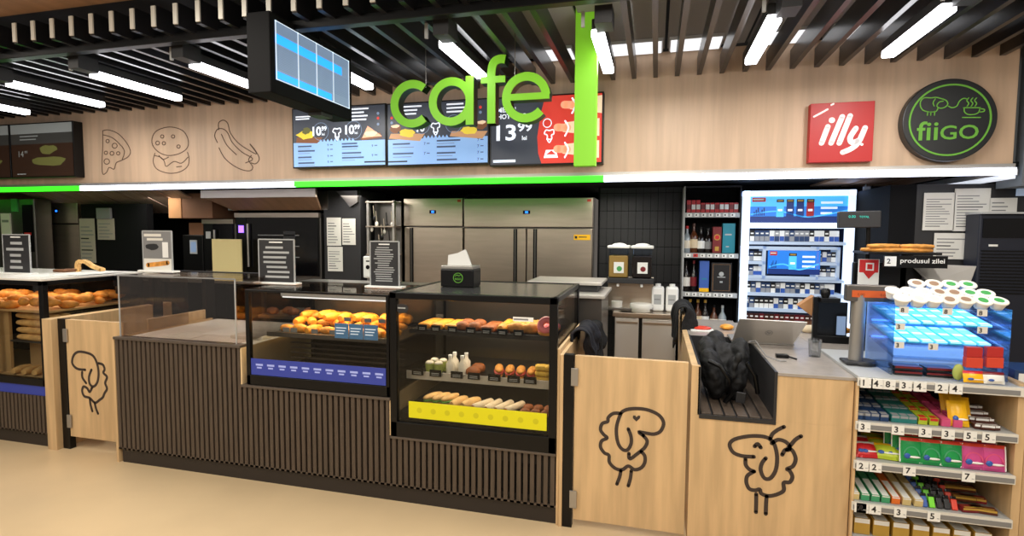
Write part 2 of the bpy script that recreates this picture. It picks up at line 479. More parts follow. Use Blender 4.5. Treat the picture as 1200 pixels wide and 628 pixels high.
# ================================================================== FASCIA ART
def cr(pts, ox, oy, sc, Y):   # crop-measured points to a plane
    return [on(ox+p[0]/sc, oy+p[1]/sc, Y) for p in pts]
yF = FY-.002
def art(name, label, paths, w, Y, m='draw_thin', d=.0015, cat='wall drawing'):
    b = MB()
    for p in paths:
        closed = p[0] == 'c'
        b.stroke(p[1:] if closed else p, w, Y-d, m, d, closed)
    o = b.build(name); tag(o, label, cat); return o
def circ(cx, cy, r, n=10, ry=None): return [(cx+r*math.cos(2*PI*k/n), cy+(ry or r)*math.sin(2*PI*k/n)) for k in range(n)]
A1 = (0, 30, 3.14)
def c1(pts): return cr(pts, *A1, FY)
art('pizza_drawing', 'brown outline drawing of a pizza slice on the wood fascia', [
    c1([(378, 387), (378, 440), (376, 500), (378, 545), (392, 540), (402, 522), (420, 528), (428, 505), (450, 495), (472, 482), (480, 462), (465, 430), (435, 398), (400, 384), (378, 387)]),
    c1([(380, 402), (412, 412), (440, 436), (458, 462), (450, 492)])] +
    [['c']+c1(circ(x, y, r)) for x, y, r in ((396, 425, 6), (422, 442, 9), (390, 468, 6), (412, 470, 7), (393, 500, 10), (435, 470, 6))], .009, FY)
art('burger_drawing', 'brown outline drawing of a burger on the wood fascia', [
    ['c']+c1([(562, 440), (561, 410), (580, 385), (625, 373), (670, 385), (691, 415), (690, 448), (662, 470), (620, 478), (585, 466)])] +
    [['c']+c1(circ(x, y, r)) for x, y, r in ((597, 408, 6), (637, 408, 6), (580, 432, 7), (603, 433, 6), (657, 445, 6))] + [
    c1([(570, 470), (564, 500), (578, 528), (620, 543), (662, 538), (690, 518), (696, 490), (690, 466)]),
    c1([(568, 478), (590, 484), (604, 498), (612, 518), (640, 500), (668, 506), (692, 484)]), c1([(585, 478), (600, 492), (620, 484)]), c1([(650, 520), (668, 518)])], .009, FY)
A2 = (280, 30, 3.14)
art('hot_dog_drawing', 'brown outline drawing of a hot dog on the wood fascia', [
    c1([(805, 383), (805, 358), (822, 348), (838, 360), (848, 395), (875, 430), (910, 455), (945, 472)]) + cr([(40, 435), (62, 462), (75, 490), (62, 508), (45, 505)], *A2, FY),
    c1([(800, 430), (790, 405), (800, 382), (820, 380), (838, 395), (855, 430), (890, 465), (930, 490)]) + cr([(25, 505)], *A2, FY),
    c1([(806, 450), (825, 485), (855, 512), (890, 530), (920, 534), (930, 520), (915, 495), (925, 478)]),
    c1([(815, 400), (835, 440), (870, 475)])], .009, FY)

# illy sign
t = T('brand_sign', 'square red sign with thick slanted white lettering on the wood fascia', 'sign', (1.2, 4.28, 2.37))
MB().box(1.014, 1.406, 4.235, 4.298, 2.172, 2.574, 'red_sign').build('panel', t, .003)
Yi = 4.233
def ci(pts): return cr(pts, 820, 30, 3.139, Yi)
b = MB()
for p in ([(471, 372), (448, 432)], [(524, 335), (483, 432)], [(553, 332), (513, 432)], [(574, 378), (553, 412), (560, 430), (580, 424)], [(608, 376), (584, 428), (558, 452), (526, 466)]):
    b.stroke(ci(p), .034, Yi-.002, 'white_sign', .002)
x, z = ci([(486, 348)])[0]; b.disc(x, z, .019, Yi-.002, 'white_sign', .002, 16)
x, z = ci([(596, 437)])[0]; b.disc(x, z, .009, Yi-.002, 'white_sign', .002, 12)
b.build('lettering', t)
b = MB(); b.stroke(ci([(420, 335), (445, 322), (470, 308)]), .012, Yi-.002, 'white_sign', .002); b.stroke(ci([(484, 292), (492, 288)]), .012, Yi-.002, 'white_sign', .002); b.build('white_strokes', t)  # two short white strokes near the upper corner of the panel
# fiigo sign
t = T('round_sign', 'round dark sign with green ring, sheep and cup emblem and green lettering', 'sign', (1.83, 4.27, 2.42))
fx, fz, fr = 1.832, 2.423, .262
MB().disc(fx, fz, fr*1.015, 4.22, 'navy_disc', .078, 64).build('disc', t, .006)
Yg = 4.218
b = MB(); b.stroke([(fx+.226*math.cos(a*PI/32), fz+.226*math.sin(a*PI/32)) for a in range(64)], .011, Yg-.002, 'logo_green', .002, True, False)
b.build('ring', t)
def cg(pts): return cr(pts, 820, 30, 3.139, Yg)
b = MB(); W3 = .0065
b.stroke(cg([(845, 318), (822, 312), (812, 298), (812, 280), (825, 266), (850, 266), (868, 264), (885, 268), (905, 275), (912, 288), (902, 300), (884, 304), (872, 296), (880, 282), (895, 278)]), W3, Yg-.002, 'logo_green')
b.stroke(cg([(862, 296), (858, 284), (866, 270)]), W3, Yg-.002, 'logo_green')
for x in (838, 850, 864): b.stroke(cg([(x, 318-(x-838)*.1), (x-1, 330)]), W3, Yg-.002, 'logo_green')
b.stroke(cg([(845, 318), (868, 316), (876, 304)]), W3, Yg-.002, 'logo_green')
b.stroke(cg([(914, 296), (928, 302), (945, 296), (955, 278), (970, 268), (982, 270)]), W3, Yg-.002, 'logo_green')
for x in (985, 1000, 1014): b.stroke(cg([(x+4, 266), (x-3, 276), (x+4, 286), (x-2, 297)]), W3, Yg-.002, 'logo_green')
b.stroke(cg([(972, 302), (974, 318), (988, 327), (1012, 326), (1026, 318), (1030, 303)]), W3, Yg-.002, 'logo_green')
b.stroke(cg([(970, 302), (1032, 302)]), W3, Yg-.002, 'logo_green'); b.stroke(cg([(1030, 306), (1046, 308), (1044, 316), (1028, 318)]), W3, Yg-.002, 'logo_green')
b.stroke(cg([(966, 338), (1032, 338)]), W3, Yg-.002, 'logo_green')
b.build('sheep_and_cup_emblem', t)
b = MB(); x0, z0 = cg([(796, 423)])[0]; x1, z1 = cg([(1028, 350)])[0]
b.text('fii', x0, z0, (z1-z0)*1.08, Yg-.002, 'logo_green', w=(x1-x0)*.35, bold=.012); b.text('GO', x0+(x1-x0)*.385, z0, (z1-z0)*.80, Yg-.002, 'logo_green', w=(x1-x0)*.615, bold=.012)
b.build('lettering', t)

# cafe sign
Yc = 3.5
KC = Yc/3.9
cx_ = lambda x: x*KC
cz_ = lambda z: EYE+(z-EYE)*KC
t = T('cafe_sign', 'hanging green cafe lettering in front of the menu screens', 'sign', (cx_(-1.4), Yc, cz_(2.48)))
def letter(name, fn):
    b = MB(); fn(b, Yc, .012, 'green'); f = b.build(name, t)
    b = MB(); fn(b, Yc+.0115, .08, 'green_side'); b.build('side_return', f)
def arc(cx, cz, r, a0, a1, n=28): return [(cx_(cx+r*math.cos(math.radians(a0+(a1-a0)*k/n))), cz_(cz+r*math.sin(math.radians(a0+(a1-a0)*k/n)))) for k in range(n+1)]
def crect(b, x0, x1, z0, z1, y, m, d): b.rect(cx_(x0), cx_(x1), cz_(z0), cz_(z1), y, m, d)
SW = .060*KC; zc = 2.648; rc = .148
letter('letter_c', lambda b, y, d, m: b.stroke(arc(-1.822, zc, rc, 48, 312), SW, y, m, d, False, False, cap=False))
def la(b, y, d, m):
    b.stroke(arc(-1.505, zc, rc, 0, 358), SW, y, m, d, True, False); crect(b, -1.388, -1.328, 2.472, 2.826, y-.0003, m, d)
letter('letter_a', la)
def lf(b, y, d, m):
    b.stroke([(cx_(p), cz_(q)) for p, q in ((-1.19, 2.472), (-1.19, 2.6), (-1.19, 2.75), (-1.189, 2.86), (-1.168, 2.915), (-1.125, 2.932), (-1.085, 2.927))], SW, y, m, d, False, True, cap=False); crect(b, -1.27, -1.085, 2.765, 2.812, y-.0003, m, d)
letter('letter_f', lf)
def le(b, y, d, m):
    b.stroke(arc(-.93, zc, rc, 4, 318), SW, y, m, d, False, False, cap=False); crect(b, -1.05, -.758, 2.630, 2.676, y-.0003, m, d)
letter('letter_e', le)
for x in (-1.72, -1.02):
    MB().tube([(cx_(x), Yc+.03, cz_(2.77)), (cx_(x), Yc+.03, 3.3)], .003, 'alu', 6).build('hanging_wire', t)
MB().box(cx_(-1.86), cx_(-.9), Yc+.05, Yc+.072, cz_(2.80), cz_(2.815), 'black').build('support_rail', t)
tag(MB().box(cx_(-.572), cx_(-.418), Yc-.03, Yc+.03, cz_(2.143), 3.32, 'green').build('green_hanging_bar', None, .003), 'upright lime green bar hanging beside the cafe lettering', 'sign panel')

# ------------------------------------------------------------------ menu screens
def screen(name, lab, x0, x1, z0, z1, Y, fn, tilt=0., cat='screen'):
    t = T(name, lab, cat, ((x0+x1)/2, Y, (z0+z1)/2))
    MB().box(x0, x1, Y, FY-.001, z0, z1, 'black').build('housing', t, .003)
    b = MB(); m = .012; U = lambda u: x0+m+(x1-x0-2*m)*u; V = lambda v: z0+m+(z1-z0-2*m)*v
    fn(b, U, V, Y-.001); b.build('display_image', t)
    return t
def lines(b, U, V, y, u0, u1, vs, m='scr_ink', h=.018):
    for v in vs:
        k = random.uniform(.65, 1)
        b.rect(U(u0), U(u0+(u1-u0)*k), V(v), V(v+h), y-.001, m)
def food_blob(b, U, V, y, u, v, w, h, mt, n=9, seed=1):
    rnd = random.Random(seed); pts = []
    for k in range(14):
        a = 2*PI*k/14; q = rnd.uniform(.75, 1.1); pts.append((U(u+w*.5*math.cos(a)*q), V(v+h*.5*math.sin(a)*q)))
    b.poly(pts, y, mt)
def zig(b, U, V, y, v, u0, u1, m, n=9):
    for k in range(n):
        a = u0+(u1-u0)*k/n; c = u0+(u1-u0)*(k+1)/n; b.poly([(U(a), V(v)-.001), (U(c), V(v)-.001), (U((a+c)/2), V(v+.05))], y-.0006, m)
def chef(b, U, V, y, u, v):
    s = U(.05)-U(0)
    cx, cz = U(u), V(v)
    b.stroke([(cx-.4*s, cz-.7*s), (cx-.4*s, cz), (cx-.9*s, cz+.3*s), (cx-.6*s, cz+.9*s), (cx, cz+.8*s), (cx+.7*s, cz+.9*s), (cx+.8*s, cz+.2*s), (cx+.4*s, cz), (cx+.4*s, cz-.7*s), (cx-.4*s, cz-.7*s)], .22*s, y-.002, 'scr_white')
    b.stroke([(cx-.3*s, cz-.9*s), (cx, cz-1.3*s), (cx+.3*s, cz-.9*s)], .2*s, y-.002, 'scr_white')
def menu1(b, U, V, y):
    b.rect(U(0), U(1), V(.0), V(1), y, 'scr_dark'); b.rect(U(0), U(1), V(0), V(.42), y-.0004, 'scr_light')
    zig(b, U, V, y, .42, .25, .68, 'scr_light', 11)
    b.rect(U(.3), U(.5), V(.95), V(.99), y-.0004, 'scr_dark2')
    lines(b, U, V, y, .03, .25, (.86, .82), 'scr_white', .022); lines(b, U, V, y, .62, .86, (.94, .88, .82, .76), 'scr_white', .026)
    for v, mm in ((.86, 'scr_grid'), (.78, 'scr_red'), (.68, 'scr_grid')): b.disc(U(.93), V(v), .012, y-.001, mm)
    b.poly([(U(.03), V(.42)), (U(.27), V(.40)), (U(.33), V(.5)), (U(.04), V(.52))], y-.0008, 'scr_brown'); food_blob(b, U, V, y-.001, .14, .56, .22, .16, 'scr_yellow', seed=3); food_blob(b, U, V, y-.0014, .15, .62, .1, .12, 'scr_olive', seed=5)
    b.poly([(U(.76), V(.42)), (U(.97), V(.46)), (U(.95), V(.54)), (U(.74), V(.46))], y-.0008, 'scr_brown')
    b.poly([(U(.76), V(.46)), (U(.82), V(.66)), (U(.97), V(.48))], y-.001, 'scr_pink'); food_blob(b, U, V, y-.0012, .85, .53, .14, .1, 'scr_cream', seed=6)
    for u in (.31, .67): b.stroke([(U(u)+.075*math.cos(a*PI/8), V(.6)+.075*math.sin(a*PI/8)) for a in range(16)], .004, y-.001, 'scr_grid', .0005, True)
    for u in (.22, .58):
        b.text('10', U(u), V(.53), V(.16)-V(0), y-.002, 'scr_white', bold=.03); b.text('99', U(u)+.088, V(.61), V(.08)-V(0), y-.002, 'scr_white', bold=.03); b.text('lei', U(u)+.09, V(.53), V(.05)-V(0), y-.002, 'scr_white')
    chef(b, U, V, y, .49, .56)
    for u0, u1, up in ((.05, .28, .38), (.54, .78, .86)):
        vs = (.34, .26, .15, .05) if u0 < .1 else (.36, .31, .20, .12)
        lines(b, U, V, y, u0, u1, vs, 'scr_ink', .028); lines(b, U, V, y, u0, u1-.03, [v-.035 for v in vs], 'scr_grid', .012)
        for v in (vs if u0 < .1 else (.30, .14)): b.text(random.choice(['6⁹⁹', '9⁹⁹', '7⁹⁹']) if False else '9', U(up), V(v), .022, y-.001, 'scr_ink', bold=.02); b.rect(U(up+.03), U(up+.06), V(v+.02), V(v+.035), y-.001, 'scr_ink')
    b.rect(U(.78), U(1), V(.04), V(.065), y-.001, 'scr_dark2')
def menu2(b, U, V, y):
    b.rect(U(0), U(1), V(.0), V(1), y, 'scr_dark'); b.rect(U(0), U(1), V(0), V(.42), y-.0004, 'scr_light')
    zig(b, U, V, y, .42, .36, .62, 'scr_light', 7)
    lines(b, U, V, y, .14, .36, (.94, .88, .82), 'scr_white', .026); lines(b, U, V, y, .6, .84, (.94, .88, .82), 'scr_white', .026)
    for v, mm in ((.88, 'scr_red'), (.8, 'scr_grid')): b.disc(U(.93), V(v), .012, y-.001, mm); b.disc(U(.04), V(v-.1), .012, y-.001, mm)
    for q, sgn in ((.2, 1), (.82, -1)):
        b.poly([(U(q-.19), V(.44)), (U(q+.13), V(.38)), (U(q+.18), V(.5)), (U(q-.17), V(.52))], y-.0008, 'scr_tan')
        food_blob(b, U, V, y-.001, q, .52, .18, .14, 'scr_yellow', seed=8+int(q*10))
        food_blob(b, U, V, y-.0012, q-.12*sgn, .60, .12, .16, 'scr_brown', seed=12); food_blob(b, U, V, y-.0014, q-.12*sgn, .64, .1, .06, 'scr_cream', seed=14)
        b.stroke([(U(q+.15*sgn)+.07*math.cos(a*PI/8), V(.64)+.07*math.sin(a*PI/8)) for a in range(16)], .004, y-.001, 'scr_grid', .0005, True)
    b.text('10', U(.3), V(.53), V(.13)-V(0), y-.002, 'scr_white', bold=.03)
    chef(b, U, V, y, .49, .58)
    lines(b, U, V, y, .05, .3, (.33, .17), 'scr_ink', .028); lines(b, U, V, y, .05, .3, (.28, .12), 'scr_grid', .014)
    lines(b, U, V, y, .5, .78, (.36, .26, .16, .05), 'scr_ink', .028); lines(b, U, V, y, .5, .7, (.32, .12), 'scr_grid', .014)
    for u, vs in ((.37, (.31, .15)), (.9, (.34, .24, .14, .03))):
        for v in vs: b.text('7', U(u), V(v), .024, y-.001, 'scr_ink', bold=.02); b.rect(U(u+.03), U(u+.06), V(v+.02), V(v+.035), y-.001, 'scr_ink')
    b.rect(U(0), U(.2), V(.04), V(.065), y-.001, 'scr_dark2')
def menu3(b, U, V, y):
    b.rect(U(0), U(1), V(0), V(1), y, 'scr_dark')
    b.poly([(U(.47), V(0)), (U(1), V(0)), (U(1), V(1)), (U(.5), V(1)), (U(.46), V(.75)), (U(.43), V(.4)), (U(.44), V(.15))], y-.0005, 'scr_red')
    b.text('MENIU', U(.06), V(.79), .038, y-.002, 'scr_white', bold=.03); b.text('HOT DOG', U(.06), V(.69), .038, y-.002, 'scr_white', bold=.03)
    b.text('13', U(.05), V(.36), .125, y-.002, 'scr_white', w=.16, bold=.022); b.text('99', U(.25), V(.49), .07, y-.002, 'scr_white', w=.115, bold=.022); b.text('lei', U(.29), V(.36), .034, y-.002, 'scr_white', bold=.02)
    b.rect(U(.02), U(.23), V(.03), V(.07), y-.001, 'scr_line')
    for u, v in ((.74, .83), (.68, .5), (.68, .18)):
        b.poly([(U(u-.02), V(v-.04)), (U(min(1, u+.3)), V(v-.12)), (U(min(1, u+.3)), V(v+.14)), (U(u), V(v+.1))], y-.0008, 'scr_cream')
        b.stroke([(U(u-.07), V(v+.03)), (U(u+.02), V(v+.02))], .058, y-.0016, 'scr_pink'); b.stroke([(U(u), V(v+.12)), (U(u+.03), V(v+.02)), (U(u), V(v-.1))], .012, y-.002, 'scr_white')
    chef(b, U, V, y, .54, .42); b.disc(U(.52), V(.6), .036, y-.001, 'scr_white', .0004, 20); b.disc(U(.52), V(.6), .029, y-.0015, 'scr_red', .0004, 20)
    b.text('7ani', U(.49), V(.585), .014, y-.002, 'scr_white') if False else None
    b.poly([(U(.49), V(.08)), (U(.62), V(.08)), (U(.6), V(.2)), (U(.51), V(.2))], y-.001, 'scr_white'); b.poly([(U(.51), V(.13)), (U(.6), V(.13)), (U(.56), V(.19))], y-.0015, 'scr_red')
screen('menu_screen', 'menu screen showing two 10 prices, partly behind the hanging monitor', -3.115, -2.205, 2.225, 2.745, 4.22, menu1)
screen('menu_screen', 'middle menu screen with two boards of yellow food behind the letters c and a', -2.2, -1.303, 2.22, 2.74, 4.22, menu2)
screen('menu_screen', 'menu screen with red hot dog advert and price 13 99 lei', -1.298, -.402, 2.2, 2.737, 4.22, menu3)
def off1(b, U, V, y):
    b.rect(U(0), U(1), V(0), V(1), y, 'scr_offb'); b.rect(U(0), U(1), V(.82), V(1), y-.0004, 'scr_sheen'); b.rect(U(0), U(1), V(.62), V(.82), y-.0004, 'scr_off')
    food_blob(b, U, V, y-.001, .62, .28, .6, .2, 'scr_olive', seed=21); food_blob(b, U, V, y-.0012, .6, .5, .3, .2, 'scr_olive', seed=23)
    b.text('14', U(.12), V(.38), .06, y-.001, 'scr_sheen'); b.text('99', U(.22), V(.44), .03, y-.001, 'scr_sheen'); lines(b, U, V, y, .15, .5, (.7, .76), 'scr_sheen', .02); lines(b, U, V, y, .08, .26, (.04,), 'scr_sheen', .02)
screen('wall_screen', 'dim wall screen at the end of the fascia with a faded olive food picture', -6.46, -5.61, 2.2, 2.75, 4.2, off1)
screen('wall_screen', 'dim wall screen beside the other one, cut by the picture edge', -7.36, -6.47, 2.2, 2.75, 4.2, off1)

# ------------------------------------------------------------------ hanging monitor (side-on, faces +X)
t = T('hanging_monitor', 'black double-sided information monitor hanging end-on from the ceiling slats', 'monitor', (-2.04, 2.9, 2.4))
mx0, mx1, my0, my1, mz0, mz1 = -2.13, -1.985, 2.52, 3.32, 2.41, 2.83
MB().box(mx0, mx1, my0, my1, mz0, mz1, 'black_matte').build('housing', t, .006)
b = MB()
Uy = lambda u: my0+.04+(my1-my0-.075)*u; Vz = lambda v: mz0+.075+(mz1-mz0-.11)*v
def rx(u0, u1, v0, v1, m, o=.001):
    b.add([(mx1+o, Uy(u0), Vz(v0)), (mx1+o, Uy(u1), Vz(v0)), (mx1+o, Uy(u1), Vz(v1)), (mx1+o, Uy(u0), Vz(v1))], [(0, 1, 2, 3)], m)
rx(0, 1, 0, 1, 'scr_bright'); rx(0, .88, .62, .78, 'scr_bluebar', .002); rx(0, .72, .03, .15, 'scr_bluebar', .002)
for k in range(14):
    v = .2+k*.03 if k < 13 else .58
    rx(.02, .97, v, v+.008, 'scr_grid', .002)
for k in range(6): rx(.02, .97, .82+k*.028, .828+k*.028, 'scr_grid', .002)
for u in (.26, .5, .74): rx(u, u+.012, .0, 1, 'scr_line', .003)
for e in ((0, 1, 0, .015), (0, 1, .985, 1), (0, .012, 0, 1), (.988, 1, 0, 1)): rx(*e, 'scr_line', .003)
b.build('display_image', t)
MB().box(mx0+.04, mx0+.1, 2.85, 2.9, 2.83, 3.3, 'charcoal').box(mx0+.02, mx0+.12, 3.0, 3.16, 2.83, 2.86, 'charcoal').build('ceiling_mount', t, .003)
MB().box(mx0+.03, mx1-.02, 3.0, 3.12, mz0-.022, mz0+.002, 'charcoal').build('sensor_box', t, .003)

# ================================================================== MAIN COUNTER
t = T('serving_counter', 'stepped dark slatted serving counter carrying the glass food cases', 'counter', (-2.1, 3.0, 0))
XA, XB, XC, XD = -3.715, -2.64, -1.555, -.522
MB().box(XA+.02, XD, 3.015, 3.85, 0, .1, 'plinth').build('plinth', t)
def slats(x0, x1, z0, z1, name='slatted_cladding', vent=None, par=None, y=3.0):
    b = MB().box(x0, x1, y+.022, y+.04, z0, z1, 'slat_back')
    if vent: b.box(vent[0], vent[1], y+.0215, y+.0225, z0+.05, z1-.07, 'black_matte')
    n = int(round((x1-x0)/.04)); p = (x1-x0)/n
    for k in range(n): b.box(x0+k*p+p*.2, x0+k*p+p*.82, y, y+.022, z0, z1, 'slat')
    b.box(x0, x1, y, y+.02, z0, z0+.012, 'slat')
    return b.build(name, par or t)
slats(XA, XB, .1, .9); slats(XB, XC, .1, .64); slats(XC, XD, .1, .405, vent=(-1.4, -.62))
MB().box(XA, XB, 2.99, 3.06, .9, .918, 'cap').box(XB, XC, 2.99, 3.06, .64, .657, 'cap').box(XC, XD, 2.99, 3.06, .405, .42, 'cap').build('ledge', t, .002)
MB().box(XA, XB, 3.06, 3.95, .87, .9, 'worktop').build('worktop', t)
MB().box(XA-.02, XA, 3.0, 3.9, 0, .915, 'wood').build('end_panel', t); MB().box(XB-.012, XB+.004, 3.0, 3.9, .655, .9, 'wood_edge').build('end_panel', t); MB().box(XC-.012, XC+.004, 3.0, 3.9, .42, .655, 'wood_edge').build('end_panel', t)
MB().box(XA+.03, XD, 3.06, 3.9, .1, .40, 'black_matte').box(XA+.03, XC, 3.06, 3.9, .4, .63, 'black_matte').box(XA+.03, XB, 3.06, 3.9, .63, .87, 'black_matte').build('carcass', t)

# glass guard on tall counter
t = T('glass_guard', 'clear box-shaped glass guard on the tall counter section', 'glass guard', (-3.17, 3.02, .92))
gx0, gx1 = -3.675, -2.69
MB().box(gx0, gx1, 3.02, 3.028, .92, 1.345, 'glass_guard').build('front_pane', t)
MB().box(gx0, gx0+.008, 3.028, 3.6, .92, 1.345, 'glass_guard').build('side_pane', t)
MB().box(gx1-.008, gx1, 3.028, 3.6, .92, 1.345, 'glass_guard').build('side_pane', t)
MB().box(gx0, gx1, 3.02, 3.5, 1.345, 1.353, 'glass_guard').build('top_pane', t)
b = MB()
for x in (gx0-.002, gx1-.003): b.box(x, x+.006, 3.014, 3.022, .92, 1.355, 'greyl')
b.box(gx0, gx1, 3.014, 3.024, 1.35, 1.358, 'grey').box(gx0, gx1, 3.49, 3.52, 1.345, 1.357, 'charcoal'); b.build('edge_trim', t)

# ------------------------------------------------------------------ pastry kit
def croissant_mesh(name, m='crust', L=.11, R=.026):
    b = MB(); n = 12
    pts = [(L*.5*math.sin(a)*1.0, .035*(1-math.cos(a)), R*.9) for a in [(-1.25+2.5*i/n) for i in range(n+1)]]
    rad = [R*(.25+.75*math.sin(PI*(i+.5)/(n+1)))*(1+.12*(i % 2)) for i in range(n+1)]
    b.tube(pts, rad, m, 10); return b.build(name)
def roll_mesh(name, m='bread', L=.16, R=.03):
    b = MB(); n = 10; pts = [(0, -L/2+L*i/n, R*.85) for i in range(n+1)]
    rad = [R*(.35+.65*math.sin(PI*(i+.7)/(n+1.4))**.5)*(1+.07*(i % 2)) for i in range(n+1)]
    b.tube(pts, rad, m, 10); return b.build(name)
def bun_mesh(name, m='crust_dark', R=.04):
    b = MB().ell((0, 0, R*.45), (R, R, R*.7), m, 14, 8, nz=.006, nf=30, flat=-R*.45); return b.build(name)
def donut_mesh(name, m='sugar_pink', R=.032, r=.017):
    b = MB()
    for mm, dz, rs in (('crust', 0, r), (m, .004, r*.98)):
        vs = []; fs = []; A, B = 20, 10
        for i in range(A):
            for j in range(B):
                a = 2*PI*i/A; c = 2*PI*j/B; q = R+rs*math.cos(c); vs.append((q*math.cos(a), q*math.sin(a), r+dz+rs*math.sin(c)))
        for i in range(A):
            for j in range(B): fs.append((i*B+j, ((i+1) % A)*B+j, ((i+1) % A)*B+(j+1) % B, i*B+(j+1) % B))
        b.add(vs, fs, mm, True)
    return b.build(name)
def sandwich_mesh(name, fill='salad', top='bread', L=.17, w=.055):
    b = MB()
    b.ell((0, 0, .016), (w/2, L/2, .016), top, 12, 8); b.ell((0, 0, .032), (w/2+.006, L/2-.004, .012), fill, 14, 8, nz=.008, nf=60); b.ell((0, 0, .05), (w/2, L/2, .02), top, 12, 8)
    return b.build(name)
def wrap_mesh(name, m='wrap', L=.18, w=.045):
    b = MB(); b.tube([(0, -L/2, w/2), (0, -L/2+.01, w/2), (0, L/2-.01, w/2), (0, L/2, w/2)], [w*.38, w*.5, w*.5, w*.36], m, 12)
    b.tube([(0, -L/2-.002, w/2), (0, -L/2+.008, w/2)], w*.3, 'ham', 10); return b.build(name)
def cup_mesh(name, m='lime_cream', body='bottle_clear', lidc='cream'):
    r_ = T(name, '', 'dessert')
    MB().lathe((0, 0, 0), [(.022, 0), (.030, .055), (.031, .06)], m, 14).build('pot', r_)
    MB().ell((0, 0, .062), (.029, .029, .018), lidc, 12, 6, flat=0).build('topping', r_)
    return r_
def puff_mesh(name, m='crust_gold', w=.075, L=.10):
    b = MB(); b.obox((0, 0, .016), (w, L, .032), None, m); o = b.build(name, None, .012); return o
def tagb(parent_thing, items, Y, z, m='black', tw=.062, th=.038):
    for x in items:
        c = MB().box(x-tw/2, x+tw/2, Y, Y+.003, z, z+th, m)
        for k in range(2): c.rect(x-tw*.35, x+tw*.3, z+.008+k*.01, z+.012+k*.01, Y-.0006, 'greyl')
        c.build('price_card', parent_thing)

# pastry prototypes
P = {}
P['cr'] = tag(croissant_mesh('croissant'), '', 'pastry'); P['roll'] = tag(roll_mesh('bread_roll'), '', 'bread')
P['bun'] = tag(bun_mesh('bun'), '', 'pastry'); P['don'] = tag(donut_mesh('donut'), '', 'pastry')
P['sw'] = tag(sandwich_mesh('sandwich'), '', 'sandwich'); P['sw2'] = tag(sandwich_mesh('sandwich', 'ham', 'crust'), '', 'sandwich')
P['wr'] = tag(wrap_mesh('wrap_roll'), '', 'sandwich'); P['cup'] = cup_mesh('dessert_cup'); P['puff'] = tag(puff_mesh('puff_pastry'), '', 'pastry')
P['gold'] = tag(roll_mesh('golden_pastry', 'crust_gold', .13, .032), '', 'pastry')
P['waf'] = tag(puff_mesh('waffle', 'waffle', .07, .07), '', 'pastry')
P['bag'] = tag(roll_mesh('baguette', 'bread', .5, .036), '', 'bread')
P['puffd'] = tag(puff_mesh('glazed_pastry', 'crust_dark', .08, .09), '', 'pastry')
P['bot'] = tag(MB().lathe((0, 0, 0), [(.024, 0), (.026, .01), (.026, .07), (.012, .09), (.011, .11)], 'cream', 14).lathe((0, 0, .108), [(.013, 0), (.013, .016)], 'white', 12).build('yoghurt_bottle'), '', 'bottle')

# ------------------------------------------------------------------ warm case (case 1)
t = T('food_case', 'black framed warm glass case with golden pastries and a blue strip', 'display case', (-2.1, 3.0, .66))
c0, c1x = -2.60, -1.562
b = MB()
b.box(c0, c1x, 3.0, 3.06, .66, .725, 'black').box(c0, c0+.03, 3.0, 3.03, .66, 1.285, 'black').box(c1x-.02, c1x, 3.0, 3.03, .66, 1.285, 'black').box(c0, c1x, 3.0, 3.02, 1.278, 1.292, 'black')
b.build('frame', t, .003)
MB().box(c0, c0+.02, 3.7, 3.74, .66, 1.285, 'black').build('rear_post', t); MB().box(c1x-.02, c1x, 3.7, 3.74, .66, 1.285, 'black').build('rear_post', t)
MB().box(c0+.03, c1x-.02, 3.008, 3.014, .725, 1.278, 'glass_case').build('front_glass', t)
MB().box(c0, c0+.006, 3.03, 3.7, .7, 1.28, 'glass_case').build('side_glass', t)
MB().box(c0, c1x, 3.0, 3.55, 1.292, 1.298, 'glass_case').box(c0, c1x, 3.55, 3.74, 1.285, 1.3, 'steel_dark').build('top_panel', t)
MB().box(c0+.02, c1x-.02, 3.03, 3.75, .66, .70, 'black_matte').build('bottom_deck', t)
MB().box(c0+.03, c1x-.03, 3.18, 3.72, .955, .97, 'tray').box(c0+.03, c1x-.03, 3.165, 3.182, .955, .985, 'steel_dark').build('tray_shelf', t)
MB().box(c0+.02, c1x-.02, 3.73, 3.745, .7, 1.0, 'black_matte').box(c0+.02, c1x-.02, 3.73, 3.745, 1.0, 1.285, 'steel_dark').build('back_panel', t)
b = MB()
for k in range(6): b.box(-2.5, -1.62, 3.32+k*.0, 3.34, .74+k*.035, .748+k*.035, 'slat')
b.build('reflected_slats', t)  # brown bars imitate slats reflected in the case glass
MB().box(-2.45, -1.66, 3.16, 3.24, 1.235, 1.262, 'lamp_body').build('lamp_housing', t, .003)
MB().box(-2.44, -1.67, 3.165, 3.235, 1.226, 1.236, 'panel_light').build('lamp_tube', t)
b = MB().box(-2.567, -1.588, 3.004, 3.007, .728, .836, 'banner_blue')
for k in range(11):
    x = -2.53+k*.087
    b.rect(x, x+.055, .79, .803, 3.0035, 'banner_blue_text'); b.rect(x+.008, x+.045, .772, .782, 3.0035, 'banner_blue_text')
b.build('blue_strip', t)
b = MB()
for k in range(3):
    b.box(-2.0+k*.105, -1.902+k*.105, 3.1, 3.104, .985, 1.082, 'card_blue')
    for q in range(3): b.rect(-1.99+k*.105, -1.915+k*.105-.01*q, 1.05-q*.018, 1.056-q*.018, 3.0995, 'scr_white')
b.build('blue_price_card', t)
b = MB()
for x in (-2.42, -2.36, -2.2, -2.06, -1.95, -1.8, -1.7): b.box(x-.025, x+.025, 3.17, 3.173, .99 if x < -2 else 1.085, 1.02 if x < -2 else 1.11, 'grey')
b.build('card_holder', t)
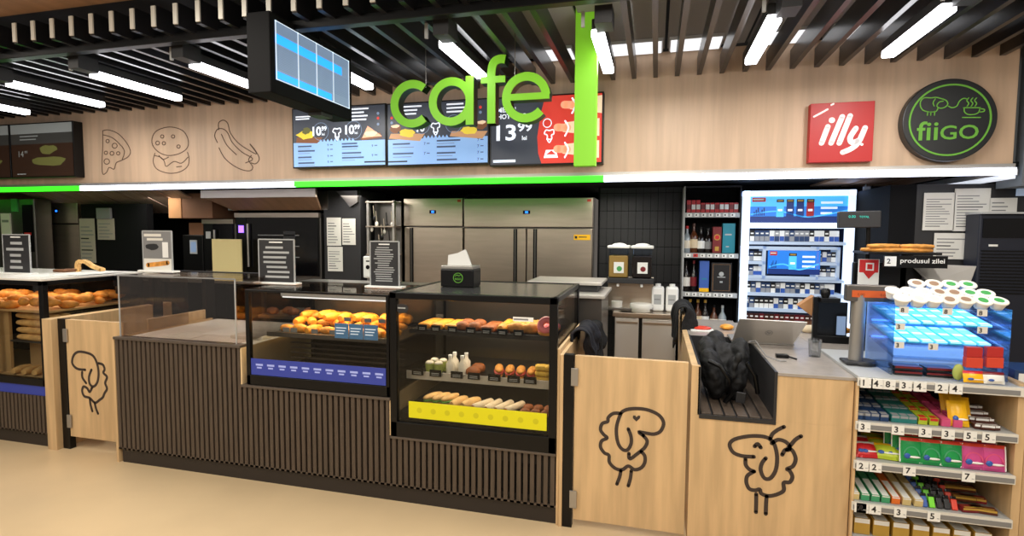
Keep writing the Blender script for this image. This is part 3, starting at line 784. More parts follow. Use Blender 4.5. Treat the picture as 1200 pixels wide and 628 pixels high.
for r in range(3):
    for k in range(9):
        x = -2.48+k*.1+random.uniform(-.015, .015); y = 3.27+r*.13; z = .972+(0.028*r)
        pr = P['gold'] if (k+r) % 3 else P['cr']
        place(pr, USED, (x, y, z+.0), random.uniform(-.5, .5)+(.8 if k % 2 else 0), 'golden baked pastry piled in the warm case', 'golden pastries in the warm case')
for k in range(7):
    place(P['gold'], USED, (-2.3+k*.1, 3.36+random.uniform(0, .12), 1.045), random.uniform(-.6, .6), 'golden baked pastry piled in the warm case', 'golden pastries in the warm case')
area('case_light', (-2.08, 3.36, 1.22), .9, 8, (1, .66, .3), (0, 0, 0), .2)

# ------------------------------------------------------------------ cold case (case 2)
t = T('food_case', 'largest black framed glass case with three shelves and a yellow strip', 'display case', (-1.03, 3.0, .42))
a0, a1 = -1.552, -.522
b = MB()
b.box(a0, a1, 2.99, 3.04, .42, .515, 'black').box(a0, a0+.045, 2.99, 3.03, .42, 1.312, 'black').box(a1-.045, a1, 2.99, 3.03, .42, 1.312, 'black').box(a0, a1, 2.99, 3.03, 1.272, 1.312, 'black')
for x in (a0, a1-.03): b.box(x, x+.03, 3.86, 3.9, .42, 1.31, 'black'); b.box(x, x+.03, 3.03, 3.86, 1.28, 1.312, 'black')
b.box(a0, a1, 3.86, 3.9, 1.27, 1.312, 'black'); b.build('frame', t, .004)
MB().box(a0+.045, a1-.045, 3.0, 3.006, .515, 1.272, 'glass_case').build('front_glass', t)
MB().box(a1-.012, a1-.006, 3.03, 3.86, .5, 1.28, 'glass_case').build('side_glass', t)
MB().box(a0+.006, a0+.012, 3.03, 3.86, .5, 1.28, 'glass_case').build('side_glass', t)
MB().box(a0+.03, a1-.03, 3.03, 3.86, 1.296, 1.308, 'case_top').build('top_panel', t)
MB().box(a0+.03, a1-.03, 3.04, 3.85, .44, .56, 'black_matte').build('bottom_deck', t)
MB().box(a0+.03, a1-.03, 3.84, 3.85, .56, 1.28, 'steel_dark').build('back_panel', t)
for z, ya, yb, m, hh in ((1.045, 3.16, 3.6, 'black_gloss', .03), (.765, 3.12, 3.7, 'black_gloss', .05)):
    o = MB().box(a0+.05, a1-.05, ya+.004, yb, z, z+.012, 'black').build('shelf', t)
    MB().box(a0+.05, a1-.05, ya-.004, ya+.004, z-.012, z-.012+hh, 'steel_worn' if hh > .04 else 'charcoal').build('price_rail', o)
b = MB().box(-1.43, -.577, 2.993, 2.998, .548, .648, 'banner_yellow')
for k in range(9): b.disc(-1.36+k*.09, .598, .017, 2.9925, 'banner_yellow_dim', 0, 16)
b.build('yellow_strip', t)
b = MB().disc(-1.475, 1.215, .045, 2.9985, 'charcoal', .0005, 24, .028).rect(-1.5, -1.45, 1.212, 1.22, 2.998, 'greyl'); b.build('glass_sticker', t)
MB().rect(-.78, -.66, 1.17, 1.195, 2.9985, 'white', .0005).rect(-.775, -.69, 1.177, 1.186, 2.998, 'grey').build('white_sticker', t)
tagb(t, [-1.4, -1.31, -1.2, -1.08, -.98, -.88, -.78], 3.13, 1.058)
tagb(t, [-1.42, -1.3, -1.16, -1.05, -.92, -.8, -.7], 3.1, .782, tw=.078, th=.042)
tagb(t, [-1.37, -1.1, -.98, -.85, -.73], 3.08, .575, tw=.078, th=.042)
def row(kind, x0, x1, n, y, z, lab, grp, rz=0, jit=.1, scale=None, depth=1, dy=.1):
    for r in range(depth):
        for k in range(n):
            x = x0+(x1-x0)*(k/max(1, n-1)); place(P[kind], USED, (x, y+r*dy, z), rz+random.uniform(-jit, jit), lab, grp, scale=scale)
row('puff', -1.42, -1.24, 3, 3.25, 1.058, 'yellow topped puff pastry at the far end of the top shelf', 'yellow pastries on the top shelf', depth=2, dy=.12, scale=1.15)
row('bun', -1.17, -1.09, 2, 3.24, 1.058, 'small dark bun on the top shelf of the big case', 'dark buns on the top shelf', depth=2, dy=.11, scale=1.2)
row('puffd', -.99, -.99, 1, 3.24, 1.058, 'glazed brown pastry on the top shelf of the big case', 'glazed pastries on the top shelf', depth=2, dy=.12, scale=1.2)
row('gold', -.9, -.9, 1, 3.24, 1.058, 'golden roll on the top shelf of the big case', 'golden rolls on the top shelf', depth=2, dy=.13)
row('cr', -.81, -.72, 2, 3.24, 1.058, 'croissant on the top shelf next to the pink donuts', 'croissants on the top shelf', depth=2, dy=.11, rz=.4, scale=1.3)
row('don', -.62, -.62, 1, 3.2, 1.06, 'pink glazed donut at the end of the top shelf', 'pink donuts on the top shelf', depth=3, dy=.08, scale=1.15)
place(P['don'], USED, (-.615, 3.17, 1.115), 0, 'pink glazed donut at the end of the top shelf', 'pink donuts on the top shelf', scale=1.15, rx=.9)
row('cup', -1.38, -1.32, 2, 3.2, .777, 'dessert pot with greenish cream on the middle shelf', 'dessert pots on the middle shelf', depth=2, dy=.08)
row('bot', -1.24, -1.16, 2, 3.2, .777, 'pale yoghurt bottle on the middle shelf of the big case', 'yoghurt bottles on the middle shelf', depth=2, dy=.08)
row('bun', -1.09, -1.09, 1, 3.22, .777, 'brown bun on the middle shelf of the big case', 'brown buns on the middle shelf', depth=2, dy=.1)
row('sw2', -.93, -.72, 4, 3.24, .777, 'red filled sandwich on the middle shelf of the big case', 'red filled sandwiches on the middle shelf', rz=.15)
for k in range(3):
    for q in range(2): place(P['waf'], USED, (-.655+q*.06, 3.2, .777+k*.034), .1*k, 'yellow waffle stacked at the end of the middle shelf', 'waffles on the middle shelf')
row('sw', -1.38, -1.26, 3, 3.25, .562, 'sandwich roll filled with green salad on the bottom shelf', 'salad sandwiches on the bottom shelf', rz=-.35)
row('roll', -1.2, -1.12, 2, 3.25, .562, 'golden sandwich roll next to the salad sandwiches', 'golden rolls on the bottom shelf', rz=-.35)
row('wr', -1.04, -.83, 4, 3.25, .562, 'pale wrap on the bottom shelf of the big case', 'wraps on the bottom shelf', rz=-.35)
row('bun', -.75, -.62, 3, 3.2, .562, 'small dark bun on the bottom shelf', 'dark buns on the bottom shelf', depth=2, dy=.09, scale=.85)
area('case_light', (-1.03, 3.3, 1.26), .85, 5, (1, .86, .66), (0, 0, 0), .12)
area('case_light', (-1.03, 3.25, 1.035), .85, 2.2, (1, .86, .66), (0, 0, 0), .08)
area('case_light', (-1.03, 3.25, .75), .85, 1.6, (1, .86, .66), (0, 0, 0), .08)

# napkin dispenser on case 2
t = T('napkin_dispenser', 'black napkin dispenser with round green emblem on the big case', 'dispenser', (-1.26, 3.45, 1.309))
MB().box(-1.388, -1.155, 3.4, 3.56, 1.309, 1.43, 'black').build('body', t, .008)
MB().box(-1.385, -1.158, 3.4, 3.55, 1.43, 1.452, 'alu').build('top_plate', t, .004)
b = MB(); b.stroke([(-1.262+.032*math.cos(a*PI/12), 1.372+.032*math.sin(a*PI/12)) for a in range(24)], .004, 3.397, 'logo_green', .002, True, False)
b.text('fiiGO', -1.262, 1.358, .014, 3.397, 'logo_green', w=.044, align='C', bold=.02); b.stroke([(-1.28, 1.383), (-1.27, 1.392), (-1.258, 1.386), (-1.246, 1.39)], .004, 3.397, 'logo_green', .001); b.build('emblem', t)
b = MB(); vs = []
q = [(-1.36, 1.45), (-1.19, 1.45), (-1.235, 1.56), (-1.285, 1.535), (-1.355, 1.52)]
for dy, s_ in ((3.46, 1), (3.475, .97), (3.49, .94)): b.poly([((-1.28)+(x+1.28)*s_, 1.45+(z-1.45)*s_) for x, z in q], dy, 'white', .004)
b.build('napkin', t)

# table-top sign holders
def stand(lab, x, y, z0, w, h, fn, pane='paper', name='sign_holder', base='white'):
    t = T(name, lab, 'sign', (x, y, z0))
    MB().box(x-w/2-.03, x+w/2+.03, y-.03, y+.04, z0, z0+.014, base).build('base', t, .003)
    o = MB().box(x-w/2, x+w/2, y, y+.004, z0+.014, z0+h, pane).build('card', t)
    b = MB(); U = lambda u: x-w/2+w*u; V = lambda v: z0+.014+(h-.014)*v
    fn(b, U, V, y-.001); b.build('print', o)
    b = MB()
    for e in (0, 1): b.box(U(e)-.004, U(e)+.004, y-.003, y+.006, z0+.014, z0+h, 'greyl')
    b.box(U(0), U(1), y-.003, y+.006, z0+h-.004, z0+h+.004, 'greyl'); b.build('holder_frame', t)
def bread_card(b, U, V, y):
    b.rect(U(0), U(1), V(.3), V(1), y, 'grey'); b.rect(U(.05), U(.65), V(.86), V(.93), y-.0005, 'offwhite'); b.rect(U(.15), U(.7), V(.76), V(.82), y-.0005, 'offwhite')
    food_blob(b, U, V, y-.0008, .35, .6, .5, .2, 'charcoal', seed=4); b.rect(U(.68), U(.88), V(.33), V(.72), y-.0008, 'white')
    b.text('NOU', U(.25), V(.54), .02, y-.001, 'white') if False else None
    b.stroke([(U(.15), V(.13)), (U(.5), V(.16)), (U(.85), V(.2))], .034, y-.001, 'crust')
def dark_card(n, tcol='greyl'):
    def f(b, U, V, y):
        b.rect(U(0), U(1), V(0), V(1), y, 'charcoal')
        rnd = random.Random(n)
        for k in range(n):
            v = .1+.8*k/n; a = rnd.uniform(.12, .3); b.rect(U(a), U(1-rnd.uniform(.12, .35)), V(v), V(v+.35/n), y-.0006, tcol)
        b.rect(U(.3), U(.68), V(.92), V(.95), y-.0006, 'white')
    return f
stand('sign holder with a picture of a bread roll on the glass guard', -3.63, 3.3, 1.358, .27, .31, bread_card)
stand('grey framed notice standing on the edge of the warm case', -2.585, 3.3, 1.3, .29, .315, dark_card(7))
stand('dark price list standing between the warm case and the big case', -1.745, 3.3, 1.3, .21, .31, dark_card(16))
stand('dark double notice standing on the bread case beyond the first gate', -5.15, 3.35, 1.3, .3, .33, dark_card(5))

# ================================================================== LEFT COUNTER
t = T('bread_counter', 'dark slatted counter under the bread case beyond the first gate', 'counter', (-5.2, 3.05, 0))
lx0, lx1, ly = -6.4, -4.46, 3.06
MB().box(lx0, lx1, ly+.02, 3.9, 0, .1, 'plinth').build('plinth', t); slats(lx0, lx1, .1, .40, y=ly, par=t)
MB().box(lx0, lx1, ly+.01, ly+.03, .40, .475, 'banner_blue').build('blue_strip', t)
MB().box(lx0, lx1, ly+.05, 3.9, .1, .48, 'black_matte').build('carcass', t)
t = T('bread_case', 'black framed glass bread case beyond the first gate', 'display case', (-5.2, 3.05, .48))
b = MB().box(lx0, lx1, ly, ly+.04, .475, .53, 'black')
for x in (-5.0, lx1-.045): b.box(x, x+.045, ly, ly+.04, .475, 1.285, 'black') if x > -4.9 else b.box(x-.06, x-.02, ly, ly+.03, .475, 1.285, 'black')
b.box(lx0, lx1, ly, ly+.04, 1.25, 1.285, 'black').box(lx1-.04, lx1, ly, 3.9, 1.25, 1.285, 'black').box(lx1-.04, lx1, 3.86, 3.9, .5, 1.285, 'black'); b.build('frame', t, .003)
MB().box(lx0, lx1-.045, ly+.012, ly+.018, .53, 1.25, 'glass_case').build('front_glass', t)
MB().box(lx1-.02, lx1-.014, ly+.04, 3.86, .53, 1.25, 'glass_case').build('side_glass', t)
MB().box(lx0, lx1, ly, 3.9, 1.285, 1.3, 'worktop').build('top_panel', t, .002)
MB().box(lx0, lx1-.03, 3.87, 3.89, .5, 1.25, 'black_matte').build('back_panel', t)
MB().box(lx0, lx1-.05, ly+.06, 3.8, 1.03, 1.045, 'basket').box(lx0, lx1-.05, ly+.06, 3.8, .52, .53, 'basket').build('shelf', t)
MB().box(lx0, -4.98, ly+.1, ly+.12, .53, 1.03, 'basket').box(-4.98, lx1-.06, 3.3, 3.32, .53, .78, 'basket').box(-4.98, lx1-.06, 3.16, 3.6, .78, .79, 'tray').build('wood_insert', t)
for r in range(5):
    for k in range(9):
        place(P['cr'], USED, (-5.6+k*.13+random.uniform(-.02, .02), 3.16+r*.14, 1.047+random.choice((0, .03))), random.uniform(-1, 1), 'croissant heaped in the bread case', 'croissants in the bread case', scale=1.25)
for k in range(6): place(P['cr'], USED, (-4.62+random.uniform(-.05, .03), 3.2+k*.1, 1.09), random.uniform(-1, 1), 'croissant heaped in the bread case', 'croissants in the bread case', scale=1.25)
for q in range(4):
    for k in range(2): place(P['bag'], USED, (-4.72, 3.2+k*.075, .79+q*.058), PI/2, 'baguette stacked below the croissants', 'baguettes in the bread case', scale=(1, .85, .8))
for k in range(4): place(P['roll'], USED, (-4.9+k*.1, 3.18, .532), .3+k*.1, 'bread roll on the floor of the bread case', 'bread rolls at the bottom of the bread case')
area('case_light', (-5.1, 3.4, 1.24), 1.2, 5, (1, .8, .55), (0, 0, 0), .3)
# things on bread case top
tag(MB().box(-4.95, -4.6, 3.15, 3.45, 1.301, 1.306, 'white').box(-4.8, -4.5, 3.35, 3.75, 1.306, 1.31, 'white').build('paper_sheets'), 'loose white papers lying on top of the bread case', 'paper')
b = MB(); b.stroke([(-4.98, 1.31), (-4.98, 1.36), (-4.95, 1.392), (-4.88, 1.388), (-4.8, 1.35), (-4.7, 1.325)], .03, 3.7, 'bread', .035); tag(b.build('tape_roll'), 'pale yellow curled strap lying on the bread case top', 'strap')
tag(MB().box(-5.12, -4.98, 3.6, 3.75, 1.301, 1.325, 'cardboard_dark').build('wallet', None, .008), 'small brown object beside the curled strap', 'wallet')
t = T('card_terminal', 'small black card terminal hanging off the bread case back edge', 'payment terminal', (-4.45, 3.6, 1.15)); MB().box(-4.45, -4.28, 3.62, 3.72, 1.13, 1.29, 'black').build('body', t, .01); MB().box(-4.44, -4.3, 3.6, 3.622, 1.2, 1.275, 'black_gloss').build('display', t)
t = T('marker', 'blue capped white marker on the shelf behind the glass guard', 'pen', (-4.2, 3.7, 1.3)); 
MB().tube([(-4.5, 3.9, 1.305), (-4.15, 3.9, 1.305)], .012, 'white', 8).build('body', t); MB().tube([(-4.25, 3.9, 1.305), (-4.15, 3.9, 1.305)], .015, 'banner_blue', 8).build('cap', t)
MBs = MB().box(-4.42, -3.75, 3.86, 4.1, 1.27, 1.292, 'offwhite'); tag(MBs.box(-4.4, -4.36, 3.9, 4.0, 0, 1.27, 'black').box(-3.82, -3.78, 3.9, 4.0, 0, 1.27, 'black').build('service_shelf'), 'narrow white shelf behind the first gate', 'shelf')

# partitions
def panel(name, lab, x0, x1, y0, y1, z0, z1, cat='partition'):
    return tag(MB().box(x0, x1, y0, y1, z0, z1, 'wood').box(x0-.001, x1+.001, y0-.001, y1+.001, z1, z1+.004, 'wood_edge').build(name, None, .002), lab, cat)
panel('wood_partition', 'wood panel closing the end of the bread counter at the first gate', -4.455, -4.365, 3.04, 4.1, 0, 1.0)
panel('wood_partition', 'low wood panel seen through the glass guard behind the first gate', -3.76, -3.74, 3.3, 3.85, 0, .99)
# gates
def gate(lab, x0, x1, y, z0, z1, postx0, postx1, drawing, dlab):
    t = T('swing_gate', lab, 'gate', (x0, y, 0))
    MB().box(x0, x1, y, y+.03, z0, z1, 'wood').build('door_leaf', t, .002)
    MB().box(postx0, postx1, y-.005, y+.04, 0, z1+.003, 'black').build('hinge_post', t, .002)
    for z in (z1-.12, z0+.12): MB().box(postx1-.012, postx1+.028, y-.014, y-.004, z-.05, z+.05, 'alu').build('hinge', t, .002)
    b = MB()
    for p in drawing: b.stroke(p[1:] if p[0] == 'c' else p, .019, y-.0015, 'draw', .0015, p[0] == 'c')
    b.build('sheep_drawing', t)
    return t
G1 = lambda pts: cr(pts, 0, 380, 2.853, 3.09)
sheepL = [G1([(285, 152), (258, 148), (242, 130), (246, 105), (262, 92), (290, 95), (312, 106), (325, 132), (330, 165), (325, 195), (312, 208), (300, 198), (298, 175), (306, 152)]),
          G1([(275, 160), (276, 178), (288, 196)]), G1([(330, 130), (344, 135), (350, 150), (346, 162), (358, 176), (352, 196), (358, 215), (350, 230), (344, 244), (334, 252), (318, 262), (300, 246), (282, 240), (275, 222), (280, 208), (292, 214), (300, 226), (308, 212)]),
          G1([(301, 250), (303, 268), (309, 290)]), G1([(317, 262), (321, 280), (328, 298)])]
gate('small wood swing gate with a brown sheep drawing beside the bread case', -4.29, -3.735, 3.09, .1, 1.0, -4.362, -4.292, sheepL, '')
G2 = lambda pts: cr(pts, 640, 380, 2.856, 3.0)
sheepR = [G2([(325, 372), (310, 360), (335, 364), (362, 367), (384, 356), (393, 328), (375, 302), (335, 285), (290, 282), (258, 290), (245, 310), (235, 350), (240, 395), (255, 418), (272, 420), (284, 400), (284, 375), (275, 350)]),
          G2([(325, 372), (338, 390), (330, 412), (305, 433), (280, 450), (277, 432)]), G2([(250, 298), (225, 298), (208, 312), (206, 325), (188, 332), (182, 352), (192, 368), (204, 380), (186, 390), (182, 410), (195, 430), (210, 438), (212, 462), (232, 482), (255, 486), (275, 474), (296, 486), (318, 480), (330, 462), (330, 440), (318, 425)]),
          G2([(250, 490), (246, 510), (237, 534)]), G2([(285, 490), (282, 515), (275, 540)])]
t = gate('larger wood swing gate with a brown sheep drawing beside the big case', -.42, .183, 3.0, .05, .993, -.483, -.428, sheepR, '')
b = MB(); e = cr([(302, 325), (290, 313), (291, 305), (299, 305), (302, 311), (308, 305), (315, 306), (314, 314)], 640, 380, 2.856, 3.0); b.poly(e, 2.998, 'draw', .002)
b.build('heart_eye', t)
panel('wood_partition', 'double wood panel standing between the big case and the larger gate, outer layer', -.503, -.484, 2.99, 3.95, 0, .992)
panel('wood_partition', 'thin wood layer against the glass side of the big case', -.52, -.505, 3.0, 3.9, 0, 1.02)

# ================================================================== REGISTER COUNTER
t = T('register_counter', 'wood register counter with black recess, grey top and sheep drawing', 'counter', (.6, 3.0, 0))
rx0, rx1 = .2, .965
ox0, ox1, oz0, oz1 = .243, .617, .718, .975
b = MB().box(rx0, rx1, 3.0, 3.025, 0, oz0, 'wood').box(ox1, rx1, 3.0, 3.025, oz0, .955, 'wood').box(rx0, ox0, 3.0, 3.025, oz0, .98, 'wood')
b.build('front_panel', t, .001)
MB().box(rx1-.02, rx1, 3.025, 3.5, 0, .955, 'wood').build('end_panel', t)
MB().box(rx0, rx0+.035, 3.025, 4.7, 0, .975, 'wood').box(rx0, rx0+.03, 4.15, 4.7, .975, 1.08, 'wood').build('aisle_panel', t, .002)
b = MB().box(ox0, ox1, 3.0, 3.95, oz0-.012, oz0, 'charcoal').box(ox1-.012, ox1, 3.0, 3.95, oz0, .975, 'charcoal').box(ox0-.008, ox0+.004, 3.0, 3.95, oz0, .975, 'charcoal').box(ox0, ox1, 3.94, 3.955, oz0, .97, 'charcoal')
b.box(ox0, ox1, 2.995, 3.005, oz0-.018, oz0+.004, 'charcoal').box(ox1-.014, ox1, 2.994, 3.005, oz0, .975, 'charcoal')
b.build('recess_lining', t)
b = MB()
for k in range(6): b.box(ox0+.012+k*.06, ox0+.062+k*.06, 3.01, 3.93, oz0, oz0+.01, 'slat')
b.build('slatted_shelf', t, .002)
b = MB().box(ox1, .975, 2.995, 4.6, .955, .972, 'desk').box(rx0+.035, ox1, 3.955, 4.7, .955, .972, 'desk'); b.box(.975, 1.3, 3.62, 4.6, .955, .972, 'desk')
b.build('desk_top', t, .002)
G3 = lambda pts: cr(pts, 640, 380, 2.856, 3.0)
sheepB = [G3([(695, 443), (655, 440), (626, 428), (614, 402), (632, 384), (680, 374), (725, 375), (750, 385), (765, 405), (773, 445), (768, 488), (750, 515), (730, 514), (718, 488), (722, 465), (735, 448)]),
          G3([(667, 450), (668, 470), (680, 485), (696, 492)]), G3([(696, 492), (674, 506), (670, 528), (680, 550), (700, 555), (715, 552), (720, 566), (745, 574), (775, 568), (795, 555), (795, 530), (815, 528), (824, 510), (815, 490), (806, 484), (826, 474), (835, 450), (826, 425), (815, 415)]),
          G3([(755, 398), (775, 386), (800, 392), (815, 408), (812, 420), (800, 420), (790, 436)]),
          G3([(750, 382), (758, 366), (775, 353), (796, 343)]), G3([(853, 374), (835, 385), (820, 402), (805, 420)]),
          G3([(703, 568), (703, 590), (702, 628)]), G3([(738, 575), (736, 600), (735, 634)]), G3([(698, 408), (708, 400), (718, 412)])]
b = MB()
for p in sheepB: b.stroke(p, .0195, 2.9985, 'draw', .0015)
b.build('sheep_drawing', t)

# backpack in recess
def blob(name, parts, m, voxel=.012, nz=.012, nf=14, parent=None):
    b = MB()
    for c, r, M in parts: b.ell(c, r, m, 16, 10, M)
    o = b.build(name, parent)
    md = o.modifiers.new('r', 'REMESH'); md.mode = 'VOXEL'; md.voxel_size = voxel; md.use_smooth_shade = True
    tx = bpy.data.textures.new(name, 'CLOUDS'); tx.noise_scale = .06
    dm = o.modifiers.new('d', 'DISPLACE'); dm.texture = tx; dm.strength = nz*2
    return o
t = T('backpack', 'black backpack lying in the dark recess of the register counter', 'backpack', (.42, 3.4, .73))
blob('bag_body', [((.335, 3.3, .87), (.065, .11, .15), Ry(-.2)), ((.46, 3.33, .85), (.062, .12, .125), Ry(.08)), ((.40, 3.45, .9), (.12, .12, .13), None), ((.31, 3.42, .985), (.05, .12, .07), None), ((.495, 3.42, .97), (.055, .11, .085), Rx(.4)), ((.37, 3.55, 1.02), (.06, .1, .055), None), ((.44, 3.22, .93), (.02, .02, .09), Ry(.3))], 'bag_black', voxel=.009, nz=.016, parent=t)
MB().tube([(.30, 3.18, .97), (.36, 3.15, .95), (.41, 3.15, .88), (.42, 3.16, .80), (.39, 3.17, .745)], .013, 'black', 8).tube([(.50, 3.2, .97), (.545, 3.19, .9), (.56, 3.2, .80)], .012, 'black', 8).build('strap', t)
MB().tube([(.53, 3.36, 1.055), (.57, 3.38, 1.06), (.62, 3.32, .985), (.68, 3.25, .978), (.71, 3.25, .98)], .003, 'grey', 6).build('cord', t)
MB().obox((.47, 3.165, .78), (.05, .012, .06), Ry(.1), 'charcoal').build('buckle', t, .004)
tag(MB().box(.68, .745, 3.35, 3.39, .973, .992, 'black').tube([(.745, 3.36, .982), (.78, 3.33, .977)], .006, 'black', 6).build('charger_plug', None, .004), 'small black charger plug on the grey desk in front of the laptop', 'charger')

# jackets draped over partitions: cross-section runs over the top edge
def drape(name, lab, x, ztop, y0, y1, la, lb, m, th=.05, amp=.02, seed=1, sag=.0):
    b = MB(); nu, nv = 34, 40; vs = []; fs = []
    for i in range(nu+1):
        y = y0+(y1-y0)*i/nu
        e = math.sin(PI*i/nu)
        A = la*(.72+.28*e)*(1+.12*noise.noise(Vector((i*.3, seed, 0)))); B = lb*(.75+.25*e)
        for j in range(nv+1):
            s_ = -A+(A+B)*j/nv; R = th
            if s_ < -R*PI/2: px, pz = -R, ztop-(-s_-R*PI/2)
            elif s_ > R*PI/2: px, pz = R, ztop-(s_-R*PI/2)
            else: a = s_/R; px, pz = R*math.sin(a), ztop+R*math.cos(a)
            k = min(1, abs(s_)/.15)
            f = amp*k*(math.sin(i*.55+seed)+1.1*noise.noise(Vector((i*.16, j*.07, seed*3.1)))*2)
            vs.append((x+px+(f if px > 0 else -abs(f)*.8), y+.02*noise.noise(Vector((j*.1, i*.1, seed))), pz+.02*noise.noise(Vector((i*.15, seed, 2)))-sag*(1-e)))
    for i in range(nu):
        for j in range(nv): a = i*(nv+1)+j; fs.append((a, a+1, a+nv+2, a+nv+1))
    b.add(vs, fs, m, True); o = b.build(name)
    sm = o.modifiers.new('s', 'SOLIDIFY'); sm.thickness = .012; ss = o.modifiers.new('ss', 'SUBSURF'); ss.levels = ss.render_levels = 1
    return tag(o, lab, 'jacket')
drape('hanging_jacket', 'dark navy jacket draped over the wood panel behind the larger gate', -.44, 1.03, 3.35, 3.75, .16, .3, 'cloth_navy', .05, .03, 2)
drape('hanging_jacket', 'black jacket hanging over the back end of the register partition', .215, 1.10, 4.12, 4.55, .36, .3, 'cloth_black', .05, .03, 5)
drape('hanging_scarf', 'second dark garment over the wood panel, nearer the kitchen', -.41, 1.0, 3.77, 3.98, .1, .28, 'cloth_black', .045, .02, 9)

# laptop
t = T('laptop', 'open silver laptop seen from behind on the grey register desk', 'laptop', (.68, 3.85, .973))
MB().box(.49, .86, 3.74, 3.98, .973, .988, 'alu').build('keyboard_base', t, .004)
q0 = [(.493, 3.735, .985), (.852, 3.735, .985), (.895, 3.60, 1.145), (.512, 3.60, 1.15)]
q1 = [(p[0], p[1]+.010, p[2]+.004) for p in q0]
MB().hexa(q0[::-1], q1[::-1], 'lid_silver').build('lid', t, .003)
b = MB(); cx, cy, cz = .695, 3.668, 1.062
for k in range(20):
    a0_, a1_ = 2*PI*k/20, 2*PI*(k+1)/20
    v = []
    for a, r_ in ((a0_, .022), (a1_, .022), (a1_, .019), (a0_, .019)):
        dx, ds = r_*math.cos(a), r_*math.sin(a); v.append((cx+dx, cy-ds*.64-.0025, cz+ds*.76-.001))
    b.add(v, [(0, 1, 2, 3)], 'grey')
vs, fs, bw, bh = text_mesh('hp', 0.01, .25, 0); k = .026/bh
b.add([(cx+(p[0]-bw/2)*k, cy-(p[1]-bh/2)*k*.64-.0025, cz+(p[1]-bh/2)*k*.76-.001) for p in vs], fs, 'grey'); b.build('logo', t)

# price pole display
t = T('customer_display', 'customer price display with amber screen on a grey column', 'price display', (1.06, 3.25, .99))
MB().lathe((1.075, 3.25, .992), [(.07, 0), (.07, .012), (.06, .02)], 'charcoal', 28).box(.985, 1.12, 3.19, 3.31, .992, 1.006, 'charcoal').build('base', t, .004)
MB().tube([(1.045, 3.25, 1.0), (1.05, 3.25, 1.36)], .034, 'alu', 18).build('column', t)
MB().box(.98, 1.212, 3.22, 3.27, 1.325, 1.412, 'steel_dark').build('head', t, .005)
MB().box(1.005, 1.19, 3.217, 3.222, 1.348, 1.384, 'amber').text('0.00', 1.03, 1.356, .014, 3.2165, 'amber_text').text('0.00', 1.135, 1.356, .014, 3.2165, 'amber_text').build('display', t)

# desk clutter behind laptop
t = T('pos_printer', 'black receipt terminal frame behind the customer display', 'terminal', (1.1, 3.95, .973))
MB().box(1.0, 1.03, 3.9, 3.93, .973, 1.27, 'black').build('post', t, .003); MB().box(1.03, 1.22, 3.9, 3.93, .973, 1.02, 'black').build('base', t, .003); MB().box(1.03, 1.14, 3.86, 3.96, 1.24, 1.27, 'black').build('top', t, .003)
MB().box(1.03, 1.2, 3.91, 3.925, 1.02, 1.24, 'black_gloss').box(1.14, 1.19, 3.9, 3.91, 1.03, 1.15, 'scr_grid').build('screen', t)
MB().lathe((1.06, 3.88, 1.27), [(.02, 0), (.028, .02), (.028, .05), (.015, .06)], 'black', 12).build('scanner', t)
tag(MB().hexa([(.93, 3.98, 1.2), (1.02, 3.98, 1.13), (1.06, 3.98, 1.17), (1.02, 3.98, 1.27)], [(.93, 4.05, 1.2), (1.02, 4.05, 1.13), (1.06, 4.05, 1.17), (1.02, 4.05, 1.27)], 'cardboard').build('carton_flap'), 'small tan carton tilted behind the receipt terminal', 'carton')
t = T('pos_monitor', 'black cashier monitor seen from behind beside the customer display', 'monitor', (1.35, 3.9, .98))
MB().box(1.22, 1.6, 3.9, 3.94, 1.1, 1.5, 'black').build('panel', t, .006); MB().box(1.37, 1.45, 3.94, 4.0, .973, 1.3, 'black').build('stand', t); MB().box(1.22, 1.42, 3.6, 3.75, .99, 1.13, 'black').build('base_unit', t, .004)
tag(MB().lathe((.9, 3.45, .973), [(.03, 0), (.036, .10), (.034, .1), (.028, .006)], 'glass_clear', 18).build('drinking_glass'), 'clear plastic cup on the desk near the customer display', 'cup')
t = T('pos_customer_screen', 'dark tilted pole display with green text hanging before the lit cabinet', 'price display', (1.23, 3.9, 1.77))
MB().obox((1.235, 3.9, 1.77), (.235, .05, .105), Ry(-.02), 'charcoal').build('housing', t, .006)
MB().text('0.00', 1.17, 1.78, .016, 3.873, 'display_text').text('TOTAL', 1.23, 1.78, .012, 3.873, 'display_text').build('display', t)
MB().tube([(1.3, 3.93, 1.75), (1.32, 3.96, 1.2), (1.32, 3.96, .973)], .014, 'black', 10).build('pole', t)
# papers / food packets on the back of the desk
for i, (x, c, l) in enumerate(((.93, 'paper', 'crumpled white wrapper'), (1.08, 'wrap', 'pale wrapped sandwich'), (1.27, 'crust_gold', 'golden wrapped roll'))):
    t = MB().ell((x, 4.3, 1.0), (.08, .05, .028), c, 14, 8, nz=.01, nf=20).build('food_packet'); tag(t, l+' lying on the desk behind the laptop', 'food packet')
t = MB().ell((.34, 4.2, .985), (.07, .06, .012), 'g_redorange', 14, 6).box(.26, .42, 4.1, 4.22, .973, .978, 'white').build('snack_bag'); tag(t, 'orange snack packet on white paper behind the black backpack', 'snack packet')
t = MB().ell((.52, 4.25, .992), (.05, .05, .02), 'crust_gold', 14, 6).build('bread_bun'); tag(t, 'small golden bun on the desk beside the black backpack', 'pastry')

